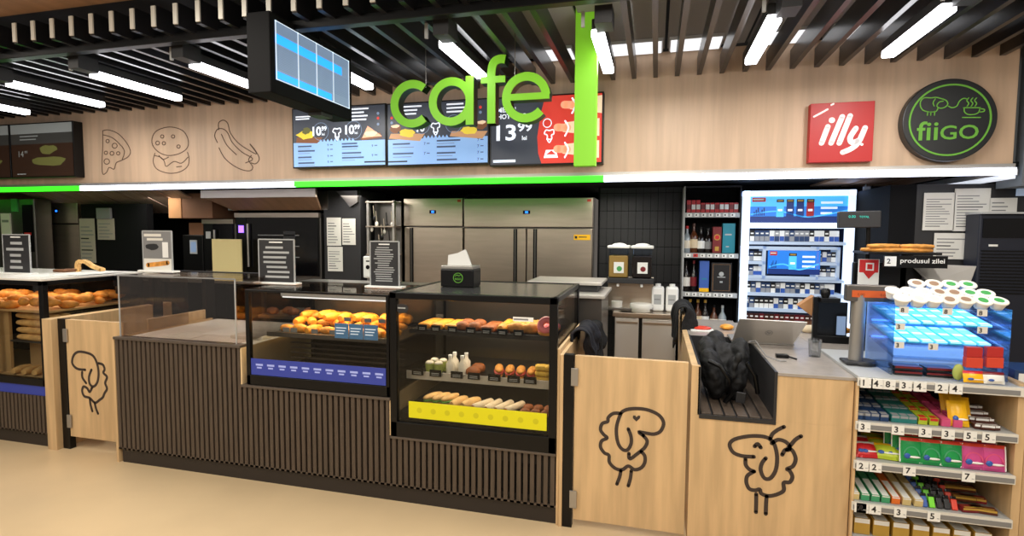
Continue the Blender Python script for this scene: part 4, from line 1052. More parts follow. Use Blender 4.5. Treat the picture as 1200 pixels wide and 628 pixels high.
# red card
t = T('notice_card', 'red and white card with a shield emblem above the customer display', 'sign', (1.29, 3.85, 1.36))
MB().box(1.23, 1.345, 3.85, 3.856, 1.364, 1.523, 'white').build('card', t)
MB().rect(1.235, 1.34, 1.44, 1.52, 3.849, 'red').poly([(1.25, 1.45), (1.29, 1.40), (1.33, 1.45)], 3.8485, 'red').rect(1.27, 1.315, 1.452, 1.5, 3.848, 'white').rect(1.278, 1.307, 1.46, 1.492, 3.8475, 'red').build('print', t)
MB().box(1.28, 1.3, 3.858, 3.87, .973, 1.4, 'black').build('stem', t)

# product of the day tray
t = T('product_tray', 'raised black shelf lettered produsul zilei holding bread sticks', 'stand', (1.45, 3.85, .975))
MB().box(1.24, 1.62, 3.72, 4.0, 1.558, 1.572, 'black').build('shelf', t, .003)
MB().box(1.315, 1.64, 3.70, 3.71, 1.482, 1.553, 'black').text('produsul zilei', 1.40, 1.502, .036, 3.699, 'white', w=.225, bold=.012).build('name_plate', t)
MB().box(1.318, 1.378, 3.694, 3.699, 1.49, 1.548, 'white').text('2', 1.328, 1.505, .03, 3.6935, 'ink', bold=.02).build('price_card', t)
MB().box(1.48, 1.51, 3.9, 3.93, .973, 1.56, 'black').build('post', t)
P['stick'] = tag(roll_mesh('bread_stick', 'crust', .17, .014), '', 'pastry')
for k in range(9):
    place(P['stick'], USED, (1.33+(k % 2)*.17+random.uniform(-.02, .02), 3.75+.033*(k//2 % 3), 1.572+(.024 if k > 5 else 0)), PI/2+random.uniform(-.12, .12), 'browned bread stick on the produsul zilei tray', 'bread sticks on the produsul zilei tray')

# scale / beige monitor behind rack
t = T('tilted_monitor', 'beige tilted screen back rising behind the cup pile', 'monitor', (1.7, 3.9, .99))
q0 = [(1.6, 3.8, 1.39), (1.8, 3.8, 1.37), (1.88, 3.9, 1.49), (1.53, 3.9, 1.5)]
MB().hexa(q0[::-1], [(p[0], p[1]+.02, p[2]-.004) for p in q0][::-1], 'steel_worn').build('panel', t, .003)
MB().box(1.66, 1.74, 3.86, 3.9, .99, 1.42, 'charcoal').build('stand', t)

# ================================================================== GONDOLA
GX0, GX1, GY = .97, 1.66, 2.95
t = T('checkout_shelf', 'wood sided checkout shelf unit with white price rails of sweets', 'shelf unit', (1.3, 3.0, 0))
MB().box(GX1-.035, GX1, GY+.02, 3.6, 0, 1.0, 'wood').build('side_panel', t, .002); MB().box(GX0, GX0+.012, GY+.03, 3.6, 0, .95, 'wood').build('side_panel', t, .002)
MB().box(GX0, GX1-.03, 3.5, 3.52, 0, .97, 'black_matte').build('back_panel', t)
MB().box(GX0-.0, GX1, GY+.01, 3.62, .972, .988, 'greyl').build('top_board', t, .002)
MB().box(GX0+.012, GX1-.035, GY+.03, 3.5, 0, .1, 'plinth').build('plinth', t)
MB().box(.98, 1.06, GY+.03, GY+.033, .93, .955, 'greyl').build('blank_card', t)
SH = [.765, .57, .36, .18]
for z in SH: MB().box(GX0+.012, GX1-.035, GY+.02, 3.5, z-.016, z, 'greyl').build('shelf_board', t)
rails = [(.972, [(1011, '1'), (1025, '4'), (1039, '8'), (1058, '3'), (1075, '4'), (1100, '2'), (1117, '4')]), (.755, [(1004, '3'), (1052, '3'), (1084, '3'), (1111, '3'), (1137, '5'), (1159, '5')]),
         (.56, [(998, '2'), (1028, '2'), (1068, '7'), (1138, '7')]), (.35, [(997, '2'), (1015, '2'), (1030, '4'), (1060, '3'), (1100, '5')]), (.17, [(1010, '2'), (1070, '4')])]
for z, tags_ in rails:
    o = MB().box(GX0-.005, GX1-.035 if z < .9 else GX1, GY, GY+.012, z-.028, z+.012, 'offwhite').box(GX0, GX1-.04, GY-.002, GY+.001, z-.022, z-.0, 'grey').build('price_rail', t)
    for px, d in tags_:
        x = max(1.0, on(px, 500, GY)[0])
        MB().box(x-.026, x+.026, GY-.006, GY-.003, z-.034, z+.012, 'white').text(d, x-.016, z-.024, .03, GY-.0065, 'ink', bold=.025).rect(x+.012, x+.022, z-.02, z-.016, GY-.0065, 'greyl').build('price_tag', o)
# goods
def packet(name, cat, m, w, h, dth, m2='white', band=.3, pillow=False, label=''):
    b = MB()
    if pillow:
        nu, nv = 8, 8; vs = []; fs = []
        for s_ in (-1, 1):
            for i in range(nu+1):
                for j in range(nv+1):
                    u, v = i/nu, j/nv; k = (math.sin(PI*u)*math.sin(PI*v))**.5
                    vs.append((w*(u-.5), s_*dth/2*k, h*v))
        N = (nu+1)*(nv+1)
        for s_ in (0, 1):
            for i in range(nu):
                for j in range(nv):
                    a = s_*N+i*(nv+1)+j; f = (a, a+nv+1, a+nv+2, a+1)
                    b.add([vs[q] for q in (f if s_ == 0 else f[::-1])], [(0, 1, 2, 3)], m2 if j >= nv*(1-band) else m, True)
        if name == 'gum_pouch':
            b.stroke([(w*.36*math.cos(a), h*.3+h*.36*math.sin(a)) for a in [PI*.05+PI*.9*q/10 for q in range(11)]], .006, -dth*.5, 'g_mint' if m == 'g_green' else 'g_pink', .003)
            for e in (-1, 1): b.rect(e*w*.49-.003, e*w*.49+.003, .004, h-.004, -.002, 'white', .002)
        b.ell((w*.1, -dth*.42, h*.27), (w*.3, .004, h*.045), 'white', 12, 6)
        b.ell((-w*.2, -dth*.42, h*.3), (w*.15, .005, h*.11), 'g_blue', 12, 6)
    else:
        b.box(-w/2, w/2, 0, dth, 0, h, m); b.rect(-w/2+.002, w/2-.002, h*(1-band), h-.001, -.0006, m2)
        b.add([(-w*.4, .003, h+.0006), (w*.4, .003, h+.0006), (w*.4, dth*.35, h+.0006), (-w*.4, dth*.35, h+.0006)], [(0, 1, 2, 3)], m2)
    o = b.build(name); return tag(o, label, cat)
def gx(px, y=3.0): return max(1.0, on(px, 500, y)[0])
# shelf A
for nm, m, m2, xs, lab in (('gum_pack', 'g_navy', 'g_grey', (1003, 1014, 1024, 1035), 'navy blue gum pack on the upper sweet shelf'), ('gum_pack', 'g_teal', 'g_grey', (1048, 1058, 1068), 'teal gum pack on the upper sweet shelf'),
                            ('gum_pack', 'g_lime', 'g_red', (1080, 1093), 'yellow green gum pack on the upper sweet shelf'), ('gum_pack', 'g_pink', 'g_pink', (1107, 1121), 'pink gum pack on the upper sweet shelf')):
    pk = packet(nm, 'gum', m, .036, .035, .1, m2, .4)
    for px in xs:
        for r in range(4): place(pk, USED, (gx(px), 2.99+r*.105, SH[0]+.002+r*.012), 0, lab, lab.replace(' pack', ' packs'), rx=.06)
pk = packet('sweet_bag', 'sweets', 'g_yellow', .085, .12, .04, 'g_yellow', .2, True)
for k, px in enumerate((1124, 1134, 1128, 1139)): place(pk, USED, (gx(px), 3.0+k*.05, SH[0]+.004+k*.006), .05*k, 'yellow sweet bag standing on the upper sweet shelf', 'yellow sweet bags on the upper shelf', rx=-.35)
pk = packet('chocolate_bar', 'chocolate', 'g_brown', .08, .022, .035, 'white', .5)
for k in range(8): place(pk, USED, (gx(1152+(k % 2)*7), 2.985+(k//2)*.05, SH[0]+.004+(k//2)*.016), .2*(k % 2)-.1, 'brown chocolate bar at the end of the upper sweet shelf', 'brown chocolate bars on the upper shelf')
# shelf B
pk = packet('candy_bag', 'sweets', 'g_red', .09, .09, .05, 'white', .25, True)
for k in range(4): place(pk, USED, (1.03+.02*(k % 2), 3.0+(k//2)*.09, SH[1]+.004), .1, 'red candy bag at the near end of the middle sweet shelf', 'red candy bags', rx=-.9)
pk = packet('candy_bag', 'sweets', 'g_lime', .10, .09, .05, 'g_yellow', .25, True)
for k in range(5): place(pk, USED, (1.12+.035*(k % 2), 3.0+(k//2)*.08, SH[1]+.004), -.15, 'lime green candy bag on the middle sweet shelf', 'lime candy bags', rx=-.9)
pg = packet('gum_pouch', 'gum', 'g_green', .094, .122, .03, 'g_redorange', .22, True); pm = packet('gum_pouch', 'gum', 'g_magenta', .1, .122, .03, 'g_redorange', .22, True)
for k, px in enumerate((1068, 1091, 1116)):
    for r in range(3): place(pg, USED, (gx(px)-.018*r, 2.985+r*.045, SH[1]+.003+r*.008), 0, 'green gum pouch with orange top on the middle sweet shelf', 'green gum pouches', rx=-.15)
for k, px in enumerate((1141, 1165)):
    for r in range(3): place(pm, USED, (gx(px)-.012*r, 2.985+r*.045, SH[1]+.003+r*.008), 0, 'magenta gum pouch with orange top on the middle sweet shelf', 'magenta gum pouches', rx=-.15)
# shelf C
for px, m, c, lab in ((1002, 'g_tan', 'white', 'tan wafer box'), (1014, 'g_mint', 'white', 'green wafer box'), (1026, 'g_mint', 'white', 'green wafer box'), (1038, 'g_mint', 'white', 'green wafer box'),
                      (1050, 'g_orange', 'white', 'orange wafer box'), (1063, 'g_tan', 'white', 'tan wafer box'), (1077, 'g_tan', 'white', 'tan wafer box')):
    pk = packet('wafer_box', 'biscuits', m, .036, .036, .42, c, .18, label=lab+' lying lengthwise on the lowest visible shelf'); pk['group'] = lab+' row on the lowest visible shelf'
    pk.location = (on(px, 500, 3.0)[0]+(.02 if px < 1000 else .01), 2.985, SH[2]+.002); pk.rotation_euler = (.12, 0, 0)
for px, m, nm in ((1088, 'g_blue', 'blue'), (1097, 'g_limeb', 'lime'), (1106, 'g_black', 'black'), (1115, 'g_black', 'black'), (1124, 'g_redorange', 'red')):
    for r in range(6):
        l_ = T('lighter', nm+' lighter in a black capped row on the lowest visible shelf', 'lighter', (0, 0, 0), nm+' lighters')
        MB().box(-.012, .012, -.006, .006, 0, .05, m).build('body', l_, .003); MB().box(-.011, .011, -.006, .006, .05, .064, 'black_gloss').build('cap', l_, .002)
        l_.location = (gx(px), 2.99+r*.055, SH[2]+.002+r*.01); l_.rotation_euler = (-.5, 0, 0)
pk = packet('chocolate_bar', 'chocolate', 'g_choc', .10, .022, .04, 'g_gold', .5); pk2 = packet('chocolate_bar', 'chocolate', 'g_wine', .10, .022, .04, 'g_gold', .5)
for k in range(10): place(pk if k % 3 else pk2, USED, (gx(1146+(k % 2)*12)-.01*(k//2), 2.985+(k//2)*.07, SH[2]+.003+(k//2)*.02), random.uniform(-.15, .15), 'wrapped chocolate bar heaped at the end of the lowest visible shelf' if k % 3 else 'dark red wrapped chocolate bar heaped at the end of the lowest visible shelf', 'heaped chocolate bars')
pk = packet('snack_box', 'snack', 'g_gold', .07, .08, .2, 'white', .3)
for k in range(7): place(pk, USED, (1.03+k*.085, 3.0, SH[3]+.002), 0, 'golden snack box on the bottom shelf', 'snack boxes on the bottom shelf')

# acrylic rack on gondola
t = T('acrylic_rack', 'clear acrylic blue lit rack of gum trays on the checkout shelf', 'display rack', (1.4, 3.15, .99))
ay0, ay1 = 3.03, 3.38
k3 = lambda px, py: on(px, py, ay0)
ax0, ax1 = k3(1046, 400)[0], k3(1184, 400)[0]; zT = k3(1110, 362)[1]
zt1, zt2, zt3 = k3(1110, 383)[1], k3(1110, 405)[1], k3(1110, 421)[1]
for x in (ax0, ax1-.005): MB().box(x, x+.005, ay0, ay1, .99, zT, 'acrylic').build('side_panel', t)
MB().box(ax0, ax1, ay1-.005, ay1, .99, zT, 'cab_white').build('back_panel', t)
MB().box(ax0, ax1, ay0, ay1, zT, zT+.006, 'acrylic').build('top_panel', t)
for z in (zt1, zt2, zt3):
    q0 = [(ax0+.006, ay0+.01, z-.006), (ax1-.006, ay0+.01, z-.006), (ax1-.006, ay1-.02, z+.04), (ax0+.006, ay1-.02, z+.04)]
    o = MB().hexa(q0, [(p[0], p[1], p[2]+.004) for p in q0], 'acrylic').build('sloped_tray', t)
    MB().box(ax0+.004, ax1-.004, ay0+.002, ay0+.006, z-.012, z+.006, 'acrylic').build('tray_lip', o)
for z in (zT-.015, zt1-.03, zt2-.03): MB().box(ax0+.02, ax1-.02, ay1-.03, ay1-.012, z, z+.008, 'blue_led').build('light_strip', t)
for z, tg in ((zT-.016, ((.02, '8'), (.2, '8'), (.34, '8'))), (zt1-.012, ((.008, '3'), (.345, '3'))), (zt2-.012, ((.008, '3'), (.15, '3')))):
    for dx, dg_ in tg: MB().box(ax0+dx, ax0+dx+.04, ay0-.005, ay0-.002, z-.012, z+.02, 'offwhite').text(dg_, ax0+dx+.006, z-.008, .022, ay0-.0055, 'ink', bold=.03).build('price_tag', t)
pa = packet('gum_pack', 'gum', 'pack_lit', .05, .012, .1, 'pack_lit2', .4); pb = packet('gum_pack', 'gum', 'pack_teal_lit', .05, .012, .1, 'pack_lit2', .4)
for zi, z in enumerate((zt1, zt2)):
    for k in range(7):
        for r in range(3): place(pb if (k+zi) % 3 == 2 else pa, USED, (ax0+.04+k*.0585, ay0+.022+r*.1, z+.002+r*.0145), 0, ('blue lit gum pack on the %s tray of the acrylic rack' % ('upper' if zi == 0 else 'second')) if (k+zi) % 3 != 2 else ('teal gum pack on the %s tray of the acrylic rack' % ('upper' if zi == 0 else 'second')), 'gum packs on the %s acrylic tray' % ('upper', 'second')[zi], rx=.14)
pk = packet('flat_box', 'box', 'g_black', .12, .018, .08, 'g_wine', .5)
for q in range(2):
    for k in range(2): place(pk, USED, (ax0+.08+k*.135, ay0+.012, .991+q*.024), 0, 'flat dark box in the bottom of the acrylic rack', 'flat dark boxes in the rack bottom')
for z, e in ((zT-.02, .8), (zt1-.03, .8), (zt2-.03, .5)): area('rack_light', ((ax0+ax1)/2, ay0+.17, z), .38, e, (.35, .6, 1), (0, 0, 0), .2)
# cups
def pot(name, lid, ring):
    r_ = T(name, '', 'cup')
    MB().lathe((0, 0, 0), [(.026, 0), (.036, .036), (.0365, .042)], 'cup_white', 22).build('tub', r_)
    MB().lathe((0, 0, .04), [(.041, 0), (.042, .004), (.040, .008), (.035, .0075)], 'cup_white', 24).lathe((0, 0, .0475), [(.033, 0), (.033, .0006)], ring, 24).lathe((0, 0, .0482), [(.022, 0), (.022, .0006)], lid, 20).build('lid', r_)
    return r_
pw = pot('snack_tub', 'offwhite', 'white'); pbn = pot('snack_tub', 'cup_brown', 'offwhite'); pgr = pot('snack_tub', 'cup_green', 'white')
spots = []
for r_, (n_, y_, z_) in enumerate(((7, 3.065, zT+.008), (7, 3.15, zT+.034), (4, 3.235, zT+.068))):
    for i in range(n_):
        if n_ == 7: p_ = pw if i < 3 else pbn if i < 5 else pgr; x_ = ax0+.04+i*.0655-.010*r_
        else: p_ = pbn if i < 2 else pgr; x_ = ax0+.165+i*.074
        spots.append((p_, x_, y_, z_))
used = set()
for p_, x, y, z in spots:
    c = 'plain white' if p_ is pw else 'brown topped' if p_ is pbn else 'green topped'
    place(p_, used, (x, y, z), random.uniform(-.12, .12), c+' lidded tub on the acrylic rack', c+' tubs on the acrylic rack', rx=random.uniform(.42, .55), scale=.92)
tag(MB().box(ax0+.01, ax1-.01, 3.115, 3.19, zT+.0065, zT+.030, 'acrylic').box(ax0+.12, ax1-.06, 3.195, 3.28, zT+.0065, zT+.064, 'acrylic').build('acrylic_riser'), 'clear stepped riser under the lidded tubs', 'riser')
# red boxes and bags right of rack
for k, px in enumerate((1142, 1166)):
    yb = 2.985; x = on(px, 420, yb)[0]; zl, zm, zh = on(px, 431, yb)[1], on(px, 419, yb)[1], on(px, 407, yb)[1]
    t = T('red_box', 'red two tier box standing on the checkout shelf, %s' % ('nearer the middle' if k == 0 else 'at the wood side panel'), 'box', (x, yb, .99))
    MB().box(x-.033, x+.033, yb-.005, yb+.03, zl, zm, 'box_red').build('lower_box', t, .002); MB().box(x-.032, x+.032, yb, yb+.03, zm+.001, zh, 'box_red2').build('upper_box', t, .002)
    MB().box(x-.03, x+.03, yb+.005, yb+.035, .989, zl, 'acrylic').build('support', t)
    pk = packet('snack_bag', 'snack', 'g_yellow' if k == 0 else 'white', .085, .055, .03, 'g_red' if k == 0 else 'g_wine', .35, True, '%s snack bag lying below the red box on the checkout shelf' % ('yellow' if k == 0 else 'white'))
    pk.location = (x-.006, 2.965, .992); pk.rotation_euler = (-.25, 0, .05)
t = MB().ell((on(1124, 420, 3.0)[0], 3.0, 1.03), (.025, .012, .04), 'lime_cream', 12, 8).build('pale_pouch'); tag(t, 'pale green pouch between the flat boxes and the red boxes', 'pouch')
t = T('snack_carton', 'blue carton with orange print beyond the wood side panel', 'box', (1.8, 3.1, 1.0))
MB().box(1.675, 2.0, 3.1, 3.3, .93, 1.035, 'g_navy').rect(1.69, 1.76, .95, 1.02, 3.0985, 'white').rect(1.78, 1.84, .955, 1.0, 3.0985, 'g_orange').rect(1.85, 1.95, .96, 1.01, 3.0985, 'g_yellow').build('carton', t, .002)
tag(MB().box(1.672, 2.2, 2.99, 3.5, 0, .925, 'wood').build('neighbouring_counter'), 'pale wood counter end beyond the checkout shelf', 'counter')
# green stand and yellow thing near rack base fill
# dark machine at right
t = T('ventilated_machine', 'tall dark blue machine with louvres behind the acrylic rack', 'machine', (2.3, 4.2, 0))
MB().box(2.13, 2.85, 4.42, 4.6, 0, 1.82, 'machine_navy').build('body', t, .01)
MB().box(2.13, 2.85, 4.39, 4.6, 1.82, 1.832, 'greyl').build('top_edge', t)
b = MB()
for k in range(14): b.box(2.15, 2.8, 4.412, 4.421, 1.28+k*.022, 1.288+k*.022, 'black')
b.build('louvres', t); MB().box(2.19, 2.24, 4.413, 4.421, 1.60, 1.614, 'white').build('badge', t)
MB().box(2.15, 2.8, 4.412, 4.421, 1.66, 1.79, 'black_gloss').build('window', t)
# notices
def notice(px0, py0, px1, py1, lab, seed, Y=4.61, n=12, m='paper'):
    x0, z1 = on(px0, py0, Y); x1, z0 = on(px1, py1, Y)
    t = T('wall_notice', lab, 'notice', ((x0+x1)/2, Y, z0))
    MB().box(x0, x1, Y-.004, Y, z0, z1, m).build('sheet', t)
    b = MB(); rnd = random.Random(seed); H_ = z1-z0; Wd = x1-x0
    for k in range(n):
        v = z0+H_*(.1+.78*k/n); b.rect(x0+Wd*.08, x0+Wd*rnd.uniform(.5, .92), v, v+H_*.25/n, Y-.0045, 'grey' if rnd.random() < .8 else 'ink')
    b.build('print', t)
notice(1083, 226, 1117, 270, 'white printed notice beside the light bar, first of the pair', 1)
notice(1119, 221, 1158, 271, 'larger printed notice with pale green tint next to the first', 2)
notice(1095, 273, 1132, 304, 'printed notice hanging below the pair', 3, n=6)
notice(1160, 232, 1191, 249, 'small wide notice at the edge of the dark machine', 4, n=3)
tag(MB().box(2.42, 2.6, 4.58, 4.6, 1.95, 2.28, 'cab_white').build('lit_panel'), 'pale blue lit panel at the far edge beside the pillar', 'light panel')

# ================================================================== CIGARETTE CABINET
CY = 5.2
def cb(px, py): return on(860+px/3.487, 215+py/3.487, CY)
t = T('cigarette_cabinet', 'glowing white framed cigarette cabinet with two blue advert screens', 'cabinet', (1.18, CY, 0))
X0, Zt = cb(42, 30); X1, _ = cb(503, 30); XI0 = cb(60, 60)[0]; XI1 = cb(478, 60)[0]
MB().box(X0, X1, CY+.28, CY+.45, .3, Zt, 'ad_navy_dark').build('carcass', t)
b = MB().box(X0, X0+.055, CY, CY+.1, .3, Zt, 'cab_glow').box(X1-.055, X1, CY, CY+.1, .3, Zt, 'cab_glow').box(X0, X1, CY, CY+.1, Zt-.05, Zt, 'cab_glow'); b.build('lit_frame', t, .006)
MB().box(X0+.01, X0+.04, CY+.1, CY+.28, .3, Zt-.02, 'ad_navy_dark').build('side_wall', t); MB().box(X1-.04, X1-.01, CY+.1, CY+.28, .3, Zt-.02, 'ad_navy_dark').build('side_wall', t)
zA, zB = cb(0, 160)[1], cb(0, 182)[1]
MB().box(X0+.05, X1-.05, CY+.005, CY+.05, zB, zA, 'cab_glow').build('lit_crossbar', t, .004)
def advert(px0, py0, px1, py1, y, packs, par):
    x0, z1 = cb(px0, py0); x1, z0 = cb(px1, py1); W_ = x1-x0; H_ = z1-z0
    b = MB().box(x0, x1, y, y+.03, z0, z1, 'ad_blue')
    b.rect(x0, x1, z0, z0+H_*.22, y-.0005, 'ad_navy'); b.rect(x0, x1, z0+H_*.6, z1, y-.0005, 'ad_cyan') if packs > 1 else None
    b.stroke([(x0+W_*.02, z0+H_*.3), (x0+W_*.3, z0+H_*.42), (x0+W_*.6, z0+H_*.2), (x0+W_*.98, z0+H_*.45)], H_*.05, y-.001, 'ad_cyan', .0004, cap=False)
    b.rect(x0+W_*.03, x0+W_*.17, z1-H_*.22, z1-H_*.05, y-.001, 'red'); b.rect(x0+W_*.04, x0+W_*.15, z1-H_*.15, z1-H_*.1, y-.0015, 'white')
    for k in range(6): b.rect(x0+W_*(.05+.02*k), x0+W_*(.062+.02*k), z0+H_*.25, z0+H_*(.4+.08*(k % 3)), y-.001, 'ad_navy')
    for k in range(packs):
        xa = x0+W_*(.28+.1*k) if packs > 1 else x0+W_*.4; w_ = W_*(.075 if packs > 1 else .15)
        b.rect(xa, xa+w_, z0+H_*.2, z1-H_*.12, y-.001, 'ad_cyan' if k < 1 else 'g_red' if k == 3 else 'ad_navy'); b.rect(xa, xa+w_, z1-H_*.24, z1-H_*.12, y-.0015, 'g_black'); b.rect(xa+w_*.15, xa+w_*.85, z1-H_*.21, z1-H_*.15, y-.002, 'g_gold'); b.rect(xa+w_*.2, xa+w_*.8, z0+H_*.42, z0+H_*.5, y-.002, 'scr_white')
    for k in range(3): b.rect(x0+W_*(.72 if packs > 1 else .66), x0+W_*(.93-.05*k if packs > 1 else .9), z1-H_*(.3+.2*k), z1-H_*(.22+.2*k), y-.001, 'scr_line')
    b.build('advert_screen', par)
advert(65, 52, 475, 158, CY+.02, 4, t); advert(143, 272, 352, 374, CY+.01, 1, t)
rows_ = [(190, 233, 55, 448, 19, 'top full row'), (402, 442, 47, 438, 19, 'row below the middle screen'), (464, 506, 43, 430, 19, 'second row below the middle screen'), (528, 572, 42, 425, 18, 'brown row near the laptop lid'), (594, 640, 40, 420, 18, 'lowest row')]
b = MB()
for (a, b_) in ((236, 248), (386, 396), (443, 456), (506, 519), (575, 590), (642, 655)):
    zt_, zb_ = cb(0, a)[1], cb(0, b_)[1]; b.box(X0+.05, X1-.05, CY+.02, CY+.25, zb_, zt_, 'cab_white')
b.build('shelf_board', t)
b = MB()
zt_, zb_ = cb(0, 256)[1], cb(0, 386)[1]
for a0_, a1_ in ((47, 60), (130, 143), (352, 362), (438, 450)):
    b.box(cb(a0_, 0)[0], cb(a1_, 0)[0], CY+.01, CY+.2, zb_, zt_, 'cab_white')
for a0_, a1_ in ((47, 143), (352, 450)):
    for v0, v1 in ((256, 266), (316, 328), (374, 386)): b.box(cb(a0_, 0)[0], cb(a1_, 0)[0], CY+.01, CY+.2, cb(0, v1)[1], cb(0, v0)[1], 'cab_white')
b.box(cb(143, 0)[0], cb(352, 0)[0], CY+.01, CY+.03, cb(0, 272)[1], zt_, 'cab_white').box(cb(143, 0)[0], cb(352, 0)[0], CY+.01, CY+.03, zb_, cb(0, 374)[1], 'cab_white'); b.build('middle_grid', t)
def cigpack(m1, m2):
    b = MB().box(-.019, .019, 0, .022, 0, .075, m1).rect(-.018, .018, .002, .036, -.0006, m2).rect(-.012, .012, .05, .06, -.0006, 'white')
    return tag(b.build('cigarette_pack'), '', 'cigarettes')
cps = [cigpack('g_navy', 'g_grey'), cigpack('white', 'g_blue'), cigpack('g_black', 'white'), cigpack('g_grey', 'g_navy')]; cbr = [cigpack('g_brown', 'cardboard_dark'), cigpack('g_wine', 'g_grey')]
for (pt, pb_, x0, x1, n, lab) in rows_:
    for k in range(n):
        x = cb(x0+(x1-x0)*(k+.5)/n, 0)[0]; z1_ = cb(0, pt)[1]; z0_ = cb(0, pb_+3)[1]
        pr = random.choice(cbr if lab.startswith(('brown', 'lowest')) else cps)
        nm = {0: 'navy', 1: 'white', 2: 'black', 3: 'grey'}.get(cps.index(pr) if pr in cps else -1) or ('brown' if pr is cbr[0] else 'dark red')
        place(pr, USED, (x, CY+.05, z0_+.001), 0, nm+' cigarette pack in the '+lab+' of the lit cabinet', nm+' cigarette packs in the '+lab, scale=(1, 1, (z1_-z0_)/.078))
for (xa, xb, side) in ((60, 130, 'nearer the bottles'), (362, 438, 'nearer the monitor')):
    for (pt, pb_, vv) in ((268, 316, 'upper'), (330, 374, 'lower')):
        for k in range(4):
            x = cb(xa+(xb-xa)*(k+.5)/4, 0)[0]; z0_ = cb(0, pb_)[1]; pr = random.choice(cps[:3]); nm = ('navy', 'white', 'black')[cps.index(pr)]
            place(pr, USED, (x, CY+.05, z0_+.001), 0, nm+' cigarette pack in the '+vv+' small bay '+side, nm+' cigarette packs in the '+vv+' bay '+side, scale=(1, 1, (cb(0, pt+8)[1]-z0_)/.075))
# hanging cable beside cabinet
b = MB().tube([(1.72, 5.3, 2.1), (1.72, 5.3, 2.0), (1.69, 5.3, 1.9), (1.64, 5.3, 1.85)], .006, 'greyl', 6).box(1.7, 1.75, 5.28, 5.31, 2.03, 2.08, 'greyl'); tag(b.build('power_cable'), 'grey cable and plug hanging beside the lit cabinet', 'cable')

# ================================================================== SPIRITS SHELF
SY = 5.3
def sp(px, py): return on(800+px/3.7, 215+py/3.7, SY)
t = T('spirits_shelf', 'narrow black shelf unit of bottles and gift boxes beside the lit cabinet', 'shelf unit', (.5, SY, 0))
sx0, sx1 = sp(14, 0)[0], sp(252, 0)[0]; zt = sp(0, 12)[1]
MB().box(sx0-.012, sx0, SY, SY+.3, .3, zt, 'greyl').build('side_panel', t); MB().box(sx1, sx1+.012, SY, SY+.3, .3, zt, 'black').build('side_panel', t)
MB().box(sx0, sx1, SY+.28, SY+.3, .3, zt, 'black_matte').box(sx0, sx1, SY, SY+.3, zt-.015, zt, 'black').build('back_panel', t)
zs = [sp(0, v)[1] for v in (126, 300, 468, 636)]
for z in zs:
    o = MB().box(sx0, sx1, SY+.01, SY+.28, z-.012, z, 'charcoal').build('shelf_board', t)
    b = MB().box(sx0, sx1, SY-.005, SY+.01, z-.045, z-.002, 'greyl')
    for k in range(7): b.rect(sx0+.02+k*.062, sx0+.06+k*.062, z-.038, z-.008, SY-.006, 'white' if not (k == 1 and z == zs[1]) else 'red'); b.rect(sx0+.03+k*.062, sx0+.042+k*.062, z-.03, z-.016, SY-.007, 'ink')
    b.build('price_rail', o)
for k in range(11):
    z_ = zs[0]; c = ['white', 'white', 'g_red', 'g_red'][k % 4]
    pk = MB().box(-.017, .017, 0, .02, 0, .09 if k > 2 else .115, 'g_red').rect(-.0165, .0165, .03, .075, -.0006, 'white' if k % 3 else 'g_wine')
    o = tag(pk.build('tobacco_pack'), ('taller ' if k < 3 else '')+'red and white tobacco pack on the top spirits shelf'+('' if k % 3 else ' with dark red band'), 'tobacco', 'red and white tobacco packs'); o.location = (sx0+.035+k*.041, SY+.04, z_)
def bottle(name, lab, px, zb, h, r, m, capm, labm, cat='bottle'):
    x = sp(px, 0)[0]; t = T(name, lab, cat, (x, SY+.1, zb))
    MB().lathe((x, SY+.1, zb), [(r*.95, 0), (r, .006), (r, h*.55), (r*.6, h*.66), (r*.32, h*.74), (r*.3, h*.93)], m, 18).build('glass_body', t)
    MB().lathe((x, SY+.1, zb+h*.9), [(r*.36, 0), (r*.36, h*.1)], capm, 12).build('cap', t)
    MB().lathe((x, SY+.1, zb+h*.16), [(r*1.02, 0), (r*1.02, h*.3)], labm, 18).build('paper_label', t)
H2 = sp(0, 175)[1]-zs[1]
bottle('liquor_bottle', 'red capped bottle with pale label, first on the second spirits shelf', 28, zs[1], H2*.93, .036, 'bottle_clear', 'red', 'cream')
bottle('liquor_bottle', 'brown whisky bottle with cream label on the second spirits shelf', 58, zs[1], H2*1.02, .040, 'bottle_brown', 'choc', 'wrap')
bottle('liquor_bottle', 'dark bottle with white label on the second spirits shelf', 90, zs[1], H2*.9, .038, 'bottle_dark', 'black', 'white')
bottle('liquor_bottle', 'dark grey bottle with charcoal label on the second spirits shelf', 122, zs[1], H2*.85, .036, 'bottle_dark', 'charcoal', 'grey')
def gbox(lab, p0, p1, pt, zb, m, fn=None):
    x0 = sp(p0, 0)[0]; x1 = sp(p1, 0)[0]; h = sp(0, pt)[1]-zb
    t = T('gift_box', lab, 'box', ((x0+x1)/2, SY+.05, zb)); MB().box(x0, x1, SY+.04, SY+.14, zb, zb+h, m).build('carton', t, .002)
    b = MB(); fn(b, x0, x1, zb, h, SY+.0395); b.build('print', t)
gbox('dark red gift box on the second spirits shelf', 140, 178, 187, zs[1], 'g_wine', lambda b, a, c, z, h, y: (b.disc((a+c)/2, z+h*.6, .028, y, 'g_gold'), b.disc((a+c)/2, z+h*.6, .02, y-.0005, 'g_red'), b.rect(a+.02, c-.02, z+.02, z+.06, y, 'g_gold')))
gbox('teal gift box, widest on the second spirits shelf', 183, 238, 172, zs[1], 'g_cyan', lambda b, a, c, z, h, y: (b.rect(a+.02, c-.03, z+h*.6, z+h*.65, y, 'greyl'), b.rect(a+.03, c-.05, z+h*.2, z+h*.24, y, 'greyl')))
H3 = sp(0, 335)[1]-zs[2]
